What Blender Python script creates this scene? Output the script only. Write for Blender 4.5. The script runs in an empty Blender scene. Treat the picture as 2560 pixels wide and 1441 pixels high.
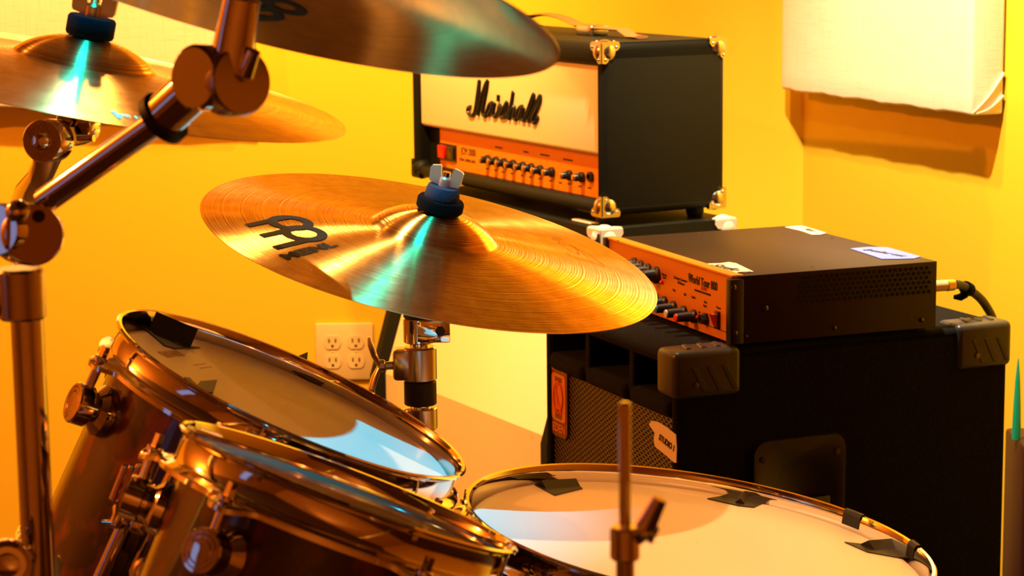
import bpy, bmesh, math, random
from mathutils import Vector as V, Matrix
random.seed(7)
PI = math.pi
FZ = -.27          # floor level (the camera height HC is measured from the same zero)
sc = bpy.context.scene
COL = sc.collection
# ------------------------------------------------------------------ camera
F, CW, CH, HC, PITCH, ROLL = 5600.0, 2560, 1441, 1.25, 0.16353, -0.011075
_f = V((0, math.cos(PITCH), -math.sin(PITCH))); _r0 = V((1, 0, 0)); _u0 = _r0.cross(_f)
_r = _r0 * math.cos(ROLL) + _u0 * math.sin(ROLL); _u = _u0 * math.cos(ROLL) - _r0 * math.sin(ROLL)
cd = bpy.data.cameras.new('camera'); cam = bpy.data.objects.new('camera', cd); COL.objects.link(cam)
cam.matrix_world = Matrix(((_r.x, _u.x, -_f.x, 0), (_r.y, _u.y, -_f.y, 0), (_r.z, _u.z, -_f.z, HC), (0, 0, 0, 1)))
cd.sensor_width = 36; cd.lens = F / CW * 36; cd.clip_start = .05
cd.dof.use_dof = True; cd.dof.focus_distance = 2.55; cd.dof.aperture_fstop = 15
sc.camera = cam
sc.view_settings.view_transform = 'Standard'; sc.view_settings.look = 'None'
sc.view_settings.exposure = 1.0; sc.view_settings.gamma = 1.0; sc.view_settings.use_curve_mapping = False
w = bpy.data.worlds.new('world'); sc.world = w; w.use_nodes = True
w.node_tree.nodes['Background'].inputs[0].default_value = (.02, .012, .006, 1)
w.node_tree.nodes['Background'].inputs[1].default_value = 0.3
# ------------------------------------------------------------------ lamps of the room, and added fill lights
def lamp(name, loc, col, watt, rad, kind='POINT', target=None, cone=60):
    ld = bpy.data.lights.new(name, kind); ld.color = col; ld.energy = watt; ld.shadow_soft_size = rad
    o = bpy.data.objects.new(name, ld); COL.objects.link(o); o.location = loc
    if target is not None:
        o.rotation_euler = (V(target) - V(loc)).to_track_quat('-Z', 'Y').to_euler()
        if kind == 'SPOT': ld.spot_size = math.radians(cone); ld.spot_blend = .6
    return o
WARM = (1.0, .42, .12)
lamp('track_lamp_back', (-.62, 3.74, 2.40), (1.0, .55, .14), 165, .03, 'SPOT', (-.90, 4.6, .6), 84)
lamp('track_lamp_right_a', (.17, 3.90, 2.40), (1.0, .68, .20), 52, .025, 'SPOT', (.80, 4.6, .85), 110)
lamp('track_lamp_right_b', (.25, 3.45, 2.40), (1.0, .86, .58), 165, .025, 'SPOT', (1.15, 3.95, .72), 80)
lamp('track_lamp_far_left', (-2.7, 2.8, 2.40), (1.0, .31, .045), 105, .03)
lamp('track_lamp_drums', (-.38, 2.46, 2.40), (1.0, .58, .22), 56, .02, 'SPOT', (-.02, 2.24, .8), 40)
lamp('track_lamp_floor_tom', (.62, 1.25, 2.40), (1.0, .36, .075), 62, .03, 'SPOT', (.31, 2.02, .7), 24)
lamp('cool_lamp_drums', (-.147, 1.723, 2.40), (.0, .66, 1.0), 90, .012, 'SPOT', (-.34, 2.0, .8), 32)
lamp('rear_wall_fill', (-.2, -.9, 2.3), (1.0, .40, .12), 26, .05, 'SPOT', (-.2, -2.0, 1.1), 110)  # added fill: lights the unseen rear wall so the chrome reflects orange
lamp('upper_wall_fill', (-.4, 3.7, 2.25), (1.0, .54, .14), 12, .08)  # added spill light without a fixture, brightens upper walls and ceiling for cymbal reflections
# ------------------------------------------------------------------ helpers
def ray(px):
    return _f + _r * ((px[0] - CW / 2) / F) - _u * ((px[1] - CH / 2) / F)
def hit(T, px, axis, val):
    """where the sight line of a measured photo point meets a plane of a thing (local coordinates)"""
    Ti = T.inverted(); o = Ti @ V((0, 0, HC)); d = Ti.to_3x3() @ ray(px)
    return o + d * ((val - o[axis]) / d[axis])
ID = Matrix.Identity(4)
def frame(p, z, x=None):
    z = V(z).normalized()
    x = V(x) if x is not None else V((1, 0, 0))
    if abs(x.normalized().dot(z)) > .98: x = V((0, 1, 0))
    x = (x - z * x.dot(z)).normalized(); y = z.cross(x)
    return Matrix(((x.x, y.x, z.x, p[0]), (x.y, y.y, z.y, p[1]), (x.z, y.z, z.z, p[2]), (0, 0, 0, 1)))
class MB:
    def __init__(s): s.v = []; s.f = []
    def add(s, vs, fs, M=ID):
        n = len(s.v); s.v += [tuple(M @ V(p)) for p in vs]; s.f += [tuple(i + n for i in f) for f in fs]; return s
    def box(s, x0, x1, y0, y1, z0, z1, M=ID, bev=0, seg=2):
        if bev <= 0:
            vs = [(x, y, z) for x in (x0, x1) for y in (y0, y1) for z in (z0, z1)]
            return s.add(vs, [(0, 1, 3, 2), (4, 6, 7, 5), (0, 4, 5, 1), (2, 3, 7, 6), (0, 2, 6, 4), (1, 5, 7, 3)], M)
        b = bmesh.new(); bmesh.ops.create_cube(b, size=1)
        for q in b.verts: q.co = V(((x0 + x1) / 2 + q.co.x * (x1 - x0), (y0 + y1) / 2 + q.co.y * (y1 - y0), (z0 + z1) / 2 + q.co.z * (z1 - z0)))
        bmesh.ops.bevel(b, geom=b.edges[:], offset=bev, segments=seg, profile=.5, affect='EDGES')
        return s.bm(b, M)
    def bm(s, b, M=ID):
        b.verts.index_update(); vs = [q.co.copy() for q in b.verts]; fs = [tuple(q.index for q in f.verts) for f in b.faces]; b.free()
        return s.add(vs, fs, M)
    def lathe(s, prof, seg=48, M=ID, cap=True):
        vs = []; fs = []; n = len(prof)
        for i in range(seg):
            a = 2 * PI * i / seg; c, q = math.cos(a), math.sin(a)
            vs += [(r * c, r * q, z) for r, z in prof]
        for i in range(seg):
            j = (i + 1) % seg
            for k in range(n - 1): fs.append((i * n + k, j * n + k, j * n + k + 1, i * n + k + 1))
        if cap:
            fs.append(tuple(i * n for i in reversed(range(seg)))); fs.append(tuple(i * n + n - 1 for i in range(seg)))
        return s.add(vs, fs, M)
    def cyl(s, p0, p1, r, r1=None, seg=20, bev=0):
        p0 = V(p0); p1 = V(p1); h = (p1 - p0).length; r1 = r if r1 is None else r1
        pr = [(r, 0), (r1, h)] if bev <= 0 else [(r - bev, 0), (r, bev), (r1, h - bev), (r1 - bev, h)]
        return s.lathe(pr, seg, frame(p0, p1 - p0))
    def tube(s, pts, r, seg=12, flat=1.0, up=None, M=ID, closed=False):
        pts = [V(p) for p in pts]; n = len(pts); rr = r if isinstance(r, (list, tuple)) else [r] * n
        vs = []; x = None
        for i, p in enumerate(pts):
            a = pts[(i - 1) % n] if (i or closed) else pts[0]; b = pts[(i + 1) % n] if (i < n - 1 or closed) else pts[-1]
            t = (b - a).normalized()
            if up is not None: y = (V(up) - t * V(up).dot(t)).normalized(); x = y.cross(t)
            else:
                if x is None: x = t.orthogonal().normalized()
                x = (x - t * x.dot(t)).normalized(); y = t.cross(x)
            for k in range(seg):
                an = 2 * PI * k / seg; vs.append(p + x * (math.cos(an) * rr[i]) + y * (math.sin(an) * rr[i] * flat))
        fs = []
        for i in range(n if closed else n - 1):
            for k in range(seg):
                j = (i + 1) % n; k2 = (k + 1) % seg
                fs.append((i * seg + k, i * seg + k2, j * seg + k2, j * seg + k))
        if not closed: fs.append(tuple(reversed(range(seg)))); fs.append(tuple((n - 1) * seg + k for k in range(seg)))
        return s.add(vs, fs, M)
    def prism(s, poly, h0, h1, M=ID):
        """polygon in local XY extruded along local Z"""
        a = sum(poly[i][0] * poly[(i + 1) % len(poly)][1] - poly[(i + 1) % len(poly)][0] * poly[i][1] for i in range(len(poly)))
        if a < 0: poly = poly[::-1]
        n = len(poly); vs = [(x, y, h0) for x, y in poly] + [(x, y, h1) for x, y in poly]
        fs = [tuple(reversed(range(n))), tuple(range(n, 2 * n))] + [(i, (i + 1) % n, n + (i + 1) % n, n + i) for i in range(n)]
        return s.add(vs, fs, M)
    def ball(s, c, r, seg=14, M=ID, sc_=(1, 1, 1)):
        b = bmesh.new(); bmesh.ops.create_uvsphere(b, u_segments=seg, v_segments=seg // 2 + 2, radius=r)
        for q in b.verts: q.co = V((q.co.x * sc_[0], q.co.y * sc_[1], q.co.z * sc_[2])) + V(c)
        return s.bm(b, M)
    def text(s, txt, size, M, ext=.0003, wide=1.0, bold=0.0, align='CENTER', shear=0.0, sub=0):
        cu = bpy.data.curves.new('t', 'FONT'); cu.body = txt; cu.size = size; cu.extrude = ext; cu.offset = bold
        cu.align_x = align; cu.align_y = 'CENTER'; cu.shear = shear; cu.resolution_u = 4
        o = bpy.data.objects.new('t', cu); COL.objects.link(o)
        dg = bpy.context.evaluated_depsgraph_get(); me = bpy.data.meshes.new_from_object(o.evaluated_get(dg))
        vs = [(v.co.x * wide, v.co.y, v.co.z) for v in me.vertices]; fs = [tuple(p.vertices) for p in me.polygons]
        bpy.data.objects.remove(o); bpy.data.curves.remove(cu); bpy.data.meshes.remove(me)
        return s.add(vs, fs, M)
    def strip(s, pts, wid, M=ID, n=3):
        """flat ribbon along 2-D points (x,y) in local XY at z from point or 0"""
        P = [V((p[0], p[1], 0)) for p in pts]; Q = []
        for i in range(len(P) - 1):
            for k in range(n): Q.append(P[i].lerp(P[i + 1], k / n))
        Q.append(P[-1]); vs = []
        for i, p in enumerate(Q):
            t = (Q[min(i + 1, len(Q) - 1)] - Q[max(i - 1, 0)]).normalized(); nn = V((-t.y, t.x, 0)) * wid / 2
            vs += [p + nn, p - nn]
        return s.add(vs, [(2 * i, 2 * i + 1, 2 * i + 3, 2 * i + 2) for i in range(len(Q) - 1)], M)
    def build(s, name, mat, parent=None, sharp=38, smooth=True):
        me = bpy.data.meshes.new(name); me.from_pydata([tuple(p) for p in s.v], [], s.f); me.update()
        b = bmesh.new(); b.from_mesh(me); bmesh.ops.recalc_face_normals(b, faces=b.faces[:]); b.to_mesh(me); b.free()
        if smooth:
            for p in me.polygons: p.use_smooth = True
            me.set_sharp_from_angle(angle=math.radians(sharp))
        me.materials.append(mat)
        o = bpy.data.objects.new(name, me); COL.objects.link(o)
        if parent is not None: o.parent = parent
        return o
def thing(name, label, cat, T=ID, group=None):
    o = bpy.data.objects.new(name, None); COL.objects.link(o); o.matrix_world = T
    o.empty_display_size = .05; o['label'] = label; o['category'] = cat
    if group: o['group'] = group
    return o
def tag(o, label, cat): o['label'] = label; o['category'] = cat; return o
def structure(o): o['kind'] = 'structure'; return o
# ------------------------------------------------------------------ materials
def mat(name, col, rough=.5, metal=0.0, **k):
    m = bpy.data.materials.new(name); m.use_nodes = True; nt = m.node_tree; b = nt.nodes['Principled BSDF']
    b.inputs['Base Color'].default_value = (*col, 1); b.inputs['Roughness'].default_value = rough; b.inputs['Metallic'].default_value = metal
    if 'coat' in k: b.inputs['Coat Weight'].default_value = k['coat']; b.inputs['Coat Roughness'].default_value = k.get('coatr', .05)
    if 'spec' in k: b.inputs['Specular IOR Level'].default_value = k['spec']
    if 'sheen' in k: b.inputs['Sheen Weight'].default_value = k['sheen']
    if 'aniso' in k:
        b.inputs['Anisotropic'].default_value = k['aniso']; tn = nt.nodes.new('ShaderNodeTangent'); tn.direction_type = 'RADIAL'; tn.axis = 'Z'
        nt.links.new(tn.outputs[0], b.inputs['Tangent'])
    tc = nt.nodes.new('ShaderNodeTexCoord')
    if 'mix' in k:    # (colour, scale, low, high)
        c2, scl, lo, hi = k['mix'][:4]; st = k['mix'][4] if len(k['mix']) > 4 else None
        n = nt.nodes.new('ShaderNodeTexNoise'); n.inputs['Scale'].default_value = scl; n.inputs['Detail'].default_value = 5
        src = tc.outputs['Object']
        if st:
            mp = nt.nodes.new('ShaderNodeMapping'); mp.inputs['Scale'].default_value = st; nt.links.new(src, mp.inputs[0]); src = mp.outputs[0]
        nt.links.new(src, n.inputs['Vector'])
        r = nt.nodes.new('ShaderNodeValToRGB'); r.color_ramp.elements[0].position = lo; r.color_ramp.elements[1].position = hi
        r.color_ramp.elements[0].color = (*col, 1); r.color_ramp.elements[1].color = (*c2, 1)
        nt.links.new(n.outputs[0], r.inputs[0]); nt.links.new(r.outputs[0], b.inputs['Base Color'])
    if 'bump' in k:   # (scale, strength, distance)
        scl, st, di = k['bump'][:3]
        n = nt.nodes.new('ShaderNodeTexNoise'); n.inputs['Scale'].default_value = scl; n.inputs['Detail'].default_value = 4
        nt.links.new(tc.outputs['Object'], n.inputs['Vector'])
        u = nt.nodes.new('ShaderNodeBump'); u.inputs['Strength'].default_value = st; u.inputs['Distance'].default_value = di
        nt.links.new(n.outputs[0], u.inputs['Height']); nt.links.new(u.outputs[0], b.inputs['Normal'])
    return m
def math_node(nt, op, a, b=None, c=None):
    n = nt.nodes.new('ShaderNodeMath'); n.operation = op
    for i, x in enumerate((a, b, c)):
        if x is None: continue
        if isinstance(x, (int, float)): n.inputs[i].default_value = x
        else: nt.links.new(x, n.inputs[i])
    return n.outputs[0]
m_wall = mat('yellow_wall_paint', (.88, .56, .030), .55, bump=(220, .12, .001), spec=.25)
m_wall2 = mat('dark_rear_wall_paint', (.10, .035, .012), .8)
m_wall3 = mat('ochre_wall_paint', (.42, .19, .02), .6)
m_ceil = mat('ceiling_paint', (.14, .09, .05), .8)
m_floor = mat('dark_floor', (.035, .018, .012), .4, bump=(60, .2, .002))
m_base = mat('baseboard_paint', (.30, .16, .07), .5)
m_chrome = mat('chrome', (.86, .84, .82), .06, 1.0)
m_chrome2 = mat('satin_chrome', (.62, .56, .48), .22, 1.0)
m_steel = mat('dark_steel', (.12, .11, .10), .3, 1.0)
m_black = mat('black_plastic', (.012, .012, .013), .35)
m_rubber = mat('black_rubber', (.008, .008, .009), .6)
m_tape = mat('black_cloth_tape', (.011, .009, .008), .55, bump=(900, .3, .0005))
m_felt = mat('black_felt', (.003, .003, .004), .95, spec=.1, bump=(700, .6, .001))
m_bluefelt = mat('blue_grey_felt', (.035, .045, .08), .95, spec=.2, bump=(700, .6, .001))
m_tolex = mat('dark_green_black_vinyl', (.007, .008, .005), .52, bump=(600, .5, .0008), spec=.20)
m_cream = mat('cream_panel_cloth', (.86, .72, .40), .8, bump=(900, .2, .0005))
m_nut = mat('zinc_plated_metal', (.90, .72, .58), .35, .55)
m_orange = mat('gold_control_panel', (.88, .27, .006), .42, .1)
m_orange2 = mat('brushed_gold_panel', (.80, .26, .010), .40, .15)
m_carpet = mat('charcoal_carpet', (.005, .0045, .0045), .95, sheen=.02, spec=.1, bump=(420, 1, .003), mix=((.015, .013, .012), 500, .45, .75))
m_capplas = mat('grey_corner_plastic', (.040, .038, .035), .35)
m_pale = mat('pale_corner_plastic', (.78, .70, .60), .35)
m_gold = mat('gold_knob_cap', (.85, .55, .18), .25, 1.0)
m_red = mat('red_plastic', (.75, .015, .008), .3)
m_redlens = mat('red_switch_lens', (.45, .004, .004), .15, coat=1.0)
m_blue = mat('blue_plastic', (.05, .22, .80), .4)
m_white = mat('white_plastic', (.75, .72, .68), .4)
m_outlet = mat('ivory_plastic', (.82, .58, .30), .35)
m_masking = mat('masking_tape', (.85, .72, .50), .7, bump=(120, .3, .001))
m_bluetape = mat('blue_painter_tape', (.16, .24, .80), .7, bump=(120, .3, .001))
m_ink = mat('black_ink', (.015, .012, .010), .6)
m_redink = mat('red_ink', (.55, .05, .01), .6)
m_logo = mat('black_print_on_bronze', (.008, .004, .002), .7, .0, spec=.2)
m_shell = mat('tortoise_brown_lacquer', (.016, .006, .004), .3, coat=.7, coatr=.05, mix=((.20, .030, .006), 38, .50, .64, (1, 1, .5)))
m_head = mat('coated_drum_skin', (.76, .68, .62), .42, spec=.5, bump=(35, .06, .0008))
m_headclear = mat('clear_drum_skin', (.26, .21, .16), .12, spec=.8, bump=(30, .05, .0008))
m_headlogo = mat('brown_print_on_skin', (.40, .20, .05), .5)
m_brown = mat('brown_leather_strap', (.35, .13, .03), .5)
m_badge = mat('badge_brown', (.20, .06, .012), .4, .3)
m_badge2 = mat('badge_orange', (.75, .24, .03), .4, .2)
# fabric of the acoustic panels: woven slubs
def fabric(name, col, c2):
    m = bpy.data.materials.new(name); m.use_nodes = True; nt = m.node_tree; b = nt.nodes['Principled BSDF']; b.inputs['Roughness'].default_value = .9
    tc = nt.nodes.new('ShaderNodeTexCoord'); hs = []
    for s in ((18, 18, 420), (420, 420, 14)):
        mp = nt.nodes.new('ShaderNodeMapping'); mp.inputs['Scale'].default_value = s; nt.links.new(tc.outputs['Object'], mp.inputs[0])
        n = nt.nodes.new('ShaderNodeTexNoise'); n.inputs['Scale'].default_value = 1; n.inputs['Detail'].default_value = 3; nt.links.new(mp.outputs[0], n.inputs['Vector']); hs.append(n.outputs[0])
    mx = math_node(nt, 'MINIMUM', hs[0], hs[1])
    r = nt.nodes.new('ShaderNodeValToRGB'); r.color_ramp.elements[0].position = .30; r.color_ramp.elements[1].position = .46
    r.color_ramp.elements[0].color = (*c2, 1); r.color_ramp.elements[1].color = (*col, 1)
    nt.links.new(mx, r.inputs[0]); nt.links.new(r.outputs[0], b.inputs['Base Color'])
    u = nt.nodes.new('ShaderNodeBump'); u.inputs['Strength'].default_value = .5; u.inputs['Distance'].default_value = .001
    nt.links.new(mx, u.inputs['Height']); nt.links.new(u.outputs[0], b.inputs['Normal'])
    return m
m_fabric = fabric('woven_cream_fabric', (.84, .74, .60), (.77, .65, .50))
# bronze with turned grooves: irregular rings around the object's Z axis
def bronze(name, col, c2, rough, depth, pitch=.0021, hammer=.35):
    m = bpy.data.materials.new(name); m.use_nodes = True; nt = m.node_tree; b = nt.nodes['Principled BSDF']
    b.inputs['Metallic'].default_value = 1; b.inputs['Roughness'].default_value = rough; b.inputs['Anisotropic'].default_value = 1.0; b.inputs['Anisotropic Rotation'].default_value = .25
    tn = nt.nodes.new('ShaderNodeTangent'); tn.direction_type = 'RADIAL'; tn.axis = 'Z'; nt.links.new(tn.outputs[0], b.inputs['Tangent'])
    tc = nt.nodes.new('ShaderNodeTexCoord'); sp = nt.nodes.new('ShaderNodeSeparateXYZ'); nt.links.new(tc.outputs['Object'], sp.inputs[0])
    x, y = sp.outputs[0], sp.outputs[1]
    rr = math_node(nt, 'SQRT', math_node(nt, 'ADD', math_node(nt, 'MULTIPLY', x, x), math_node(nt, 'MULTIPLY', y, y)))
    ns = nt.nodes.new('ShaderNodeTexNoise'); ns.noise_dimensions = '1D'; ns.inputs['Scale'].default_value = 1 / pitch; ns.inputs['Detail'].default_value = 3
    nt.links.new(rr, ns.inputs['W'])
    big = nt.nodes.new('ShaderNodeTexNoise'); big.inputs['Scale'].default_value = 60; big.inputs['Detail'].default_value = 3; nt.links.new(tc.outputs['Object'], big.inputs['Vector'])
    h = math_node(nt, 'ADD', ns.outputs[0], math_node(nt, 'MULTIPLY', big.outputs[0], hammer))
    u = nt.nodes.new('ShaderNodeBump'); u.inputs['Strength'].default_value = 1; u.inputs['Distance'].default_value = depth
    nt.links.new(h, u.inputs['Height']); nt.links.new(u.outputs[0], b.inputs['Normal'])
    r = nt.nodes.new('ShaderNodeValToRGB'); r.color_ramp.elements[0].position = .38; r.color_ramp.elements[1].position = .62
    r.color_ramp.elements[0].color = (*c2, 1); r.color_ramp.elements[1].color = (*col, 1)
    mixf = math_node(nt, 'ADD', math_node(nt, 'MULTIPLY', ns.outputs[0], .5), math_node(nt, 'MULTIPLY', big.outputs[0], .5))
    nt.links.new(mixf, r.inputs[0]); nt.links.new(r.outputs[0], b.inputs['Base Color'])
    return m
m_bronze = bronze('turned_bronze', (1.0, .72, .30), (.74, .43, .13), .22, .00055, .0021, .12)
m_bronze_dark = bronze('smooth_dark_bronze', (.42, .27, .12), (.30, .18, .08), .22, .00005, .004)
# expanded metal mesh: diamond holes seen on the x / z plane of the cabinet
def grille_mat():
    m = bpy.data.materials.new('expanded_metal_mesh'); m.use_nodes = True; nt = m.node_tree; b = nt.nodes['Principled BSDF']
    tc = nt.nodes.new('ShaderNodeTexCoord'); sp = nt.nodes.new('ShaderNodeSeparateXYZ'); nt.links.new(tc.outputs['Object'], sp.inputs[0])
    a = math_node(nt, 'MULTIPLY', sp.outputs[0], PI / .0145); c = math_node(nt, 'MULTIPLY', sp.outputs[2], PI / .0085)
    s1 = math_node(nt, 'ABSOLUTE', math_node(nt, 'SINE', math_node(nt, 'ADD', a, c)))
    s2 = math_node(nt, 'ABSOLUTE', math_node(nt, 'SINE', math_node(nt, 'SUBTRACT', a, c)))
    mn = math_node(nt, 'MINIMUM', s1, s2)
    r = nt.nodes.new('ShaderNodeValToRGB'); r.color_ramp.elements[0].position = .26; r.color_ramp.elements[1].position = .34
    r.color_ramp.elements[0].color = (.11, .052, .028, 1); r.color_ramp.elements[1].color = (.002, .002, .002, 1)
    nt.links.new(mn, r.inputs[0]); nt.links.new(r.outputs[0], b.inputs['Base Color'])
    b.inputs['Roughness'].default_value = .38; b.inputs['Metallic'].default_value = .25
    u = nt.nodes.new('ShaderNodeBump'); u.inputs['Strength'].default_value = 1; u.inputs['Distance'].default_value = .002; u.invert = True
    nt.links.new(mn, u.inputs['Height']); nt.links.new(u.outputs[0], b.inputs['Normal'])
    return m
m_grille = grille_mat()
# ------------------------------------------------------------------ room shell
YB, XC, YAW = 5.0, .656, .376
TR = V((math.sin(YAW), -math.cos(YAW), 0)); NR = V((math.cos(YAW), math.sin(YAW), 0))     # along the right wall towards us; into the wall
def slab(name, p0, p1, thick, h, m, z0=-.27):
    p0 = V((p0[0], p0[1], z0)); p1 = V((p1[0], p1[1], z0)); d = (p1 - p0); L = d.length; M = frame(p0, (0, 0, 1), d)
    return structure(MB().box(0, L, 0, thick, 0, h, M).build(name, m, smooth=False))
RW = V((XC, YB, 0)); REND = RW + TR * 7.55
slab('wall_back', (-3.3, YB), (XC + .3, YB), .12, 2.87, m_wall)
slab('wall_right', RW, REND, .12, 2.87, m_wall)
slab('wall_left', (-3.2, YB + .1), (-3.2, -2.1), -.12, 2.87, m_wall3)
slab('wall_front', (REND.x + .1, -2.0), (-3.3, -2.0), .12, 2.87, m_wall3)
structure(MB().box(-3.4, 3.8, -2.2, 5.3, FZ - .1, FZ).build('floor', m_floor, smooth=False))
structure(MB().box(-3.4, 3.8, -2.2, 5.3, 2.6, 2.7).build('ceiling', m_ceil, smooth=False))
slab('baseboard_back', (-3.2, YB - .015), (XC - .01, YB - .015), .015, .11, m_base)
slab('baseboard_right', RW - NR * .015, REND - NR * .015, .015, .11, m_base)
# framed blue glow on the left wall, unseen, added for lavender strips in chrome
def emit(name, col, st):
    m = bpy.data.materials.new(name); m.use_nodes = True; b = m.node_tree.nodes['Principled BSDF']; b.inputs['Base Color'].default_value = (.02, .02, .03, 1)
    b.inputs['Emission Color'].default_value = (*col, 1); b.inputs['Emission Strength'].default_value = st; return m
structure(MB().box(-3.195, -3.185, .1, .5, .55, 1.95).build('added_glow_pane', emit('added_blue_glow', (.40, .42, .80), .28), smooth=False))
g = MB()
for y in (.1, .5): g.box(-3.199, -3.165, y - .03, y + .03, .52, 1.98)
for z in (.55, 1.95): g.box(-3.199, -3.165, .07, .53, z - .03, z + .03)
structure(g.build('glow_pane_frame', m_base, smooth=False))
# ------------------------------------------------------------------ acoustic panels
def panel(name, label, T, x0, x1, z0, z1, th, fold):
    t = thing(name, label, 'acoustic panel', T)
    b = bmesh.new(); bmesh.ops.create_cube(b, size=1)
    for q in b.verts: q.co = V(((x0 + x1) / 2 + q.co.x * (x1 - x0), -th / 2 + q.co.y * (th - .004) - .002, (z0 + z1) / 2 + q.co.z * (z1 - z0)))
    bmesh.ops.bevel(b, geom=b.edges[:], offset=.006, segments=3, profile=.5, affect='EDGES')
    bmesh.ops.subdivide_edges(b, edges=[e for e in b.edges if e.calc_length() > .3], cuts=24, use_grid_fill=True)
    for q in b.verts:
        if q.co.z < z0 + .01: q.co.z += .0015 * math.sin(q.co.x * 37) + .001 * math.sin(q.co.x * 91 + 1)
    MB().bm(b).build('fabric_wrap', m_fabric, t)
    MB().box(x0 + .004, x1 - .004, -.004, -.0005, z0 + .004, z1 - .004).build('backing_board', m_steel, t)
    if fold:   # pinched corner fold of the cloth on the near end
        f = MB()
        for k, (a, c, r) in enumerate((((x1 + .001, -th + .004, z0 + .004), (x1 + .0015, -.006, z0 + .078), .0035), ((x1 + .001, -th + .012, z0 + .003), (x1 + .0015, -.006, z0 + .035), .003))):
            a = V(a); c = V(c); f.tube([a.lerp(c, i / 8) + V((.002 * math.sin(i / 8 * PI), 0, -.006 * math.sin(i / 8 * PI))) for i in range(9)], [r * (.35 + .65 * i / 8) for i in range(9)], 8)
        o = f.build('corner_fold', m_fabric, t)
    return t
TRW = frame(RW, (0, 0, 1), TR)                       # x along the wall towards us, y into the wall
panel('acoustic_panel', 'cream fabric acoustic panel on the right wall, cloth pinched at its lower near corner', TRW, .035, .785, .872, 1.80, .077, True)
TBW = frame(V((0, YB, 0)), (0, 0, 1), (1, 0, 0))
panel('acoustic_panel', 'cream fabric acoustic panel on the back wall, behind the upper left cymbal', TBW, -1.80, -.566, .852, 1.78, .075, False)
# ------------------------------------------------------------------ wall outlet
t = thing('wall_outlet', 'ivory wall plate with four power sockets, low on the yellow back wall', 'outlet', frame(V((-.3815, YB, .284)), (0, 0, 1), (1, 0, 0)))
MB().box(-.0655, .0655, -.009, -.0003, -.0655, .0655, bev=.004).build('cover_plate', m_outlet, t)
for sx in (-.027, .026):
    MB().lathe([(.0028, 0), (.0026, .0012), (.001, .0015)], 12, frame(V((sx, -.0088, 0)), (0, -1, 0))).build('screw', m_outlet, t)
    for sz in (.0222, -.0222):
        poly = []
        for i in range(40):
            a = 2 * PI * i / 40; poly.append((.0192 * math.cos(a), max(-.0155, min(.0155, .0192 * math.sin(a)))))
        M = frame(V((sx, -.009, sz)), (0, -1, 0), (1, 0, 0))
        s = MB().prism(poly, -.002, .0022, M).build('socket', m_outlet, t, smooth=False)
        q = MB()
        for dx in (-.0073, .0073): q.box(dx - .0016, dx + .0016, -.0005 - .0005, .0085, .0015, .0024, M @ Matrix.Rotation(0, 4, 'X'))
        q.lathe([(.0033, .0015), (.0033, .0024)], 14, M @ Matrix.Translation((0, -.0085, 0)))
        # slots sit on the upper half: local y of M points down or up
        q.build('slot', m_ink, s, smooth=False)
# ------------------------------------------------------------------ box things: local x right, y back, z up
def boxframe(fr_corner, yaw, w, z):
    L = V((-math.sin(yaw), math.cos(yaw), 0)); o = V((fr_corner[0], fr_corner[1], z)) + L * (w / 2)
    return frame(o, (0, 0, 1), -L)
def corner_guard(M, s, m, parent, name='corner_guard', r=.014, screws=True):
    """M: origin at the corner, axes pointing inwards along the three edges"""
    g = MB(); sgn = 1 if M.to_3x3().determinant() > 0 else -1
    def flap(a, b, c):
        poly = [(0, 0), (s, 0), (s * 1.02, s * .2), (s * .9, s * .36), (s * .55, s * .42), (s * .42, s * .55), (s * .36, s * .9), (s * .2, s * 1.02), (0, s)]
        n = len(poly); pts = []
        for h in (-.0022, .0015):
            for x, y in poly: v = [0, 0, 0]; v[a] = x; v[b] = y; v[c] = h; pts.append(v)
        g.add(pts, [tuple(range(n)), tuple(range(n, 2 * n))] + [(i, (i + 1) % n, n + (i + 1) % n, n + i) for i in range(n)], M)
        if screws:
            for x, y in ((s * .82, s * .2), (s * .2, s * .82)):
                v = [0, 0, 0]; v[a] = x; v[b] = y; v[c] = -.002; d = [0, 0, 0]; d[c] = -1
                P = M @ V(v); D = M.to_3x3() @ V(d); g.ball(P, s * .075, 10)
    flap(0, 1, 2); flap(1, 2, 0); flap(2, 0, 1)
    g.ball((r * .92, r * .92, r * .92), r * 1.28, 20, M)
    return g.build(name, m, parent, sharp=30)
def corner_m(T, x, y, z, sx, sy, sz):
    return Matrix.Translation((x, y, z)) @ Matrix.Diagonal((sx, sy, sz, 1))
# ---- slanted 4x12 speaker cabinet
W4, H4, SL, ZB4, D4 = .74, .70, .115, .32, .405
T4 = boxframe(V((.1594, 3.9549)) - V((.8776, .4794)) * SL, .50, W4, 0)
t = thing('guitar_speaker_cabinet', 'dark slanted guitar speaker cabinet with cream grille cloth, under the black amplifier head', 'speaker cabinet', T4)
CZ = FZ + .085
prof = [(0, CZ), (0, ZB4), (SL, H4), (D4, H4), (D4, CZ)]
M_side = Matrix(((0, 0, 1, 0), (1, 0, 0, 0), (0, 1, 0, 0), (0, 0, 0, 1)))     # polygon (y,z) extruded along x
g = MB()
g.prism(prof, -W4 / 2, -W4 / 2 + .022, M_side); g.prism(prof, W4 / 2 - .022, W4 / 2, M_side)
g.box(-W4 / 2 + .01, W4 / 2 - .01, SL + .002, D4 - .001, H4 - .022, H4 - .0003)
g.box(-W4 / 2 + .01, W4 / 2 - .01, .002, D4 - .001, CZ + .001, CZ + .022); g.box(-W4 / 2 + .01, W4 / 2 - .01, D4 - .02, D4 - .0005, CZ + .01, H4 - .01)
g.build('cabinet_body', m_tolex, t, sharp=20)
rc = .026
gp = [(rc, CZ + .02), (rc, ZB4 + .004), (SL + rc, H4 - .022), (SL + rc + .01, H4 - .022), (rc + .012, ZB4), (rc + .012, CZ + .02)]
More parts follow.
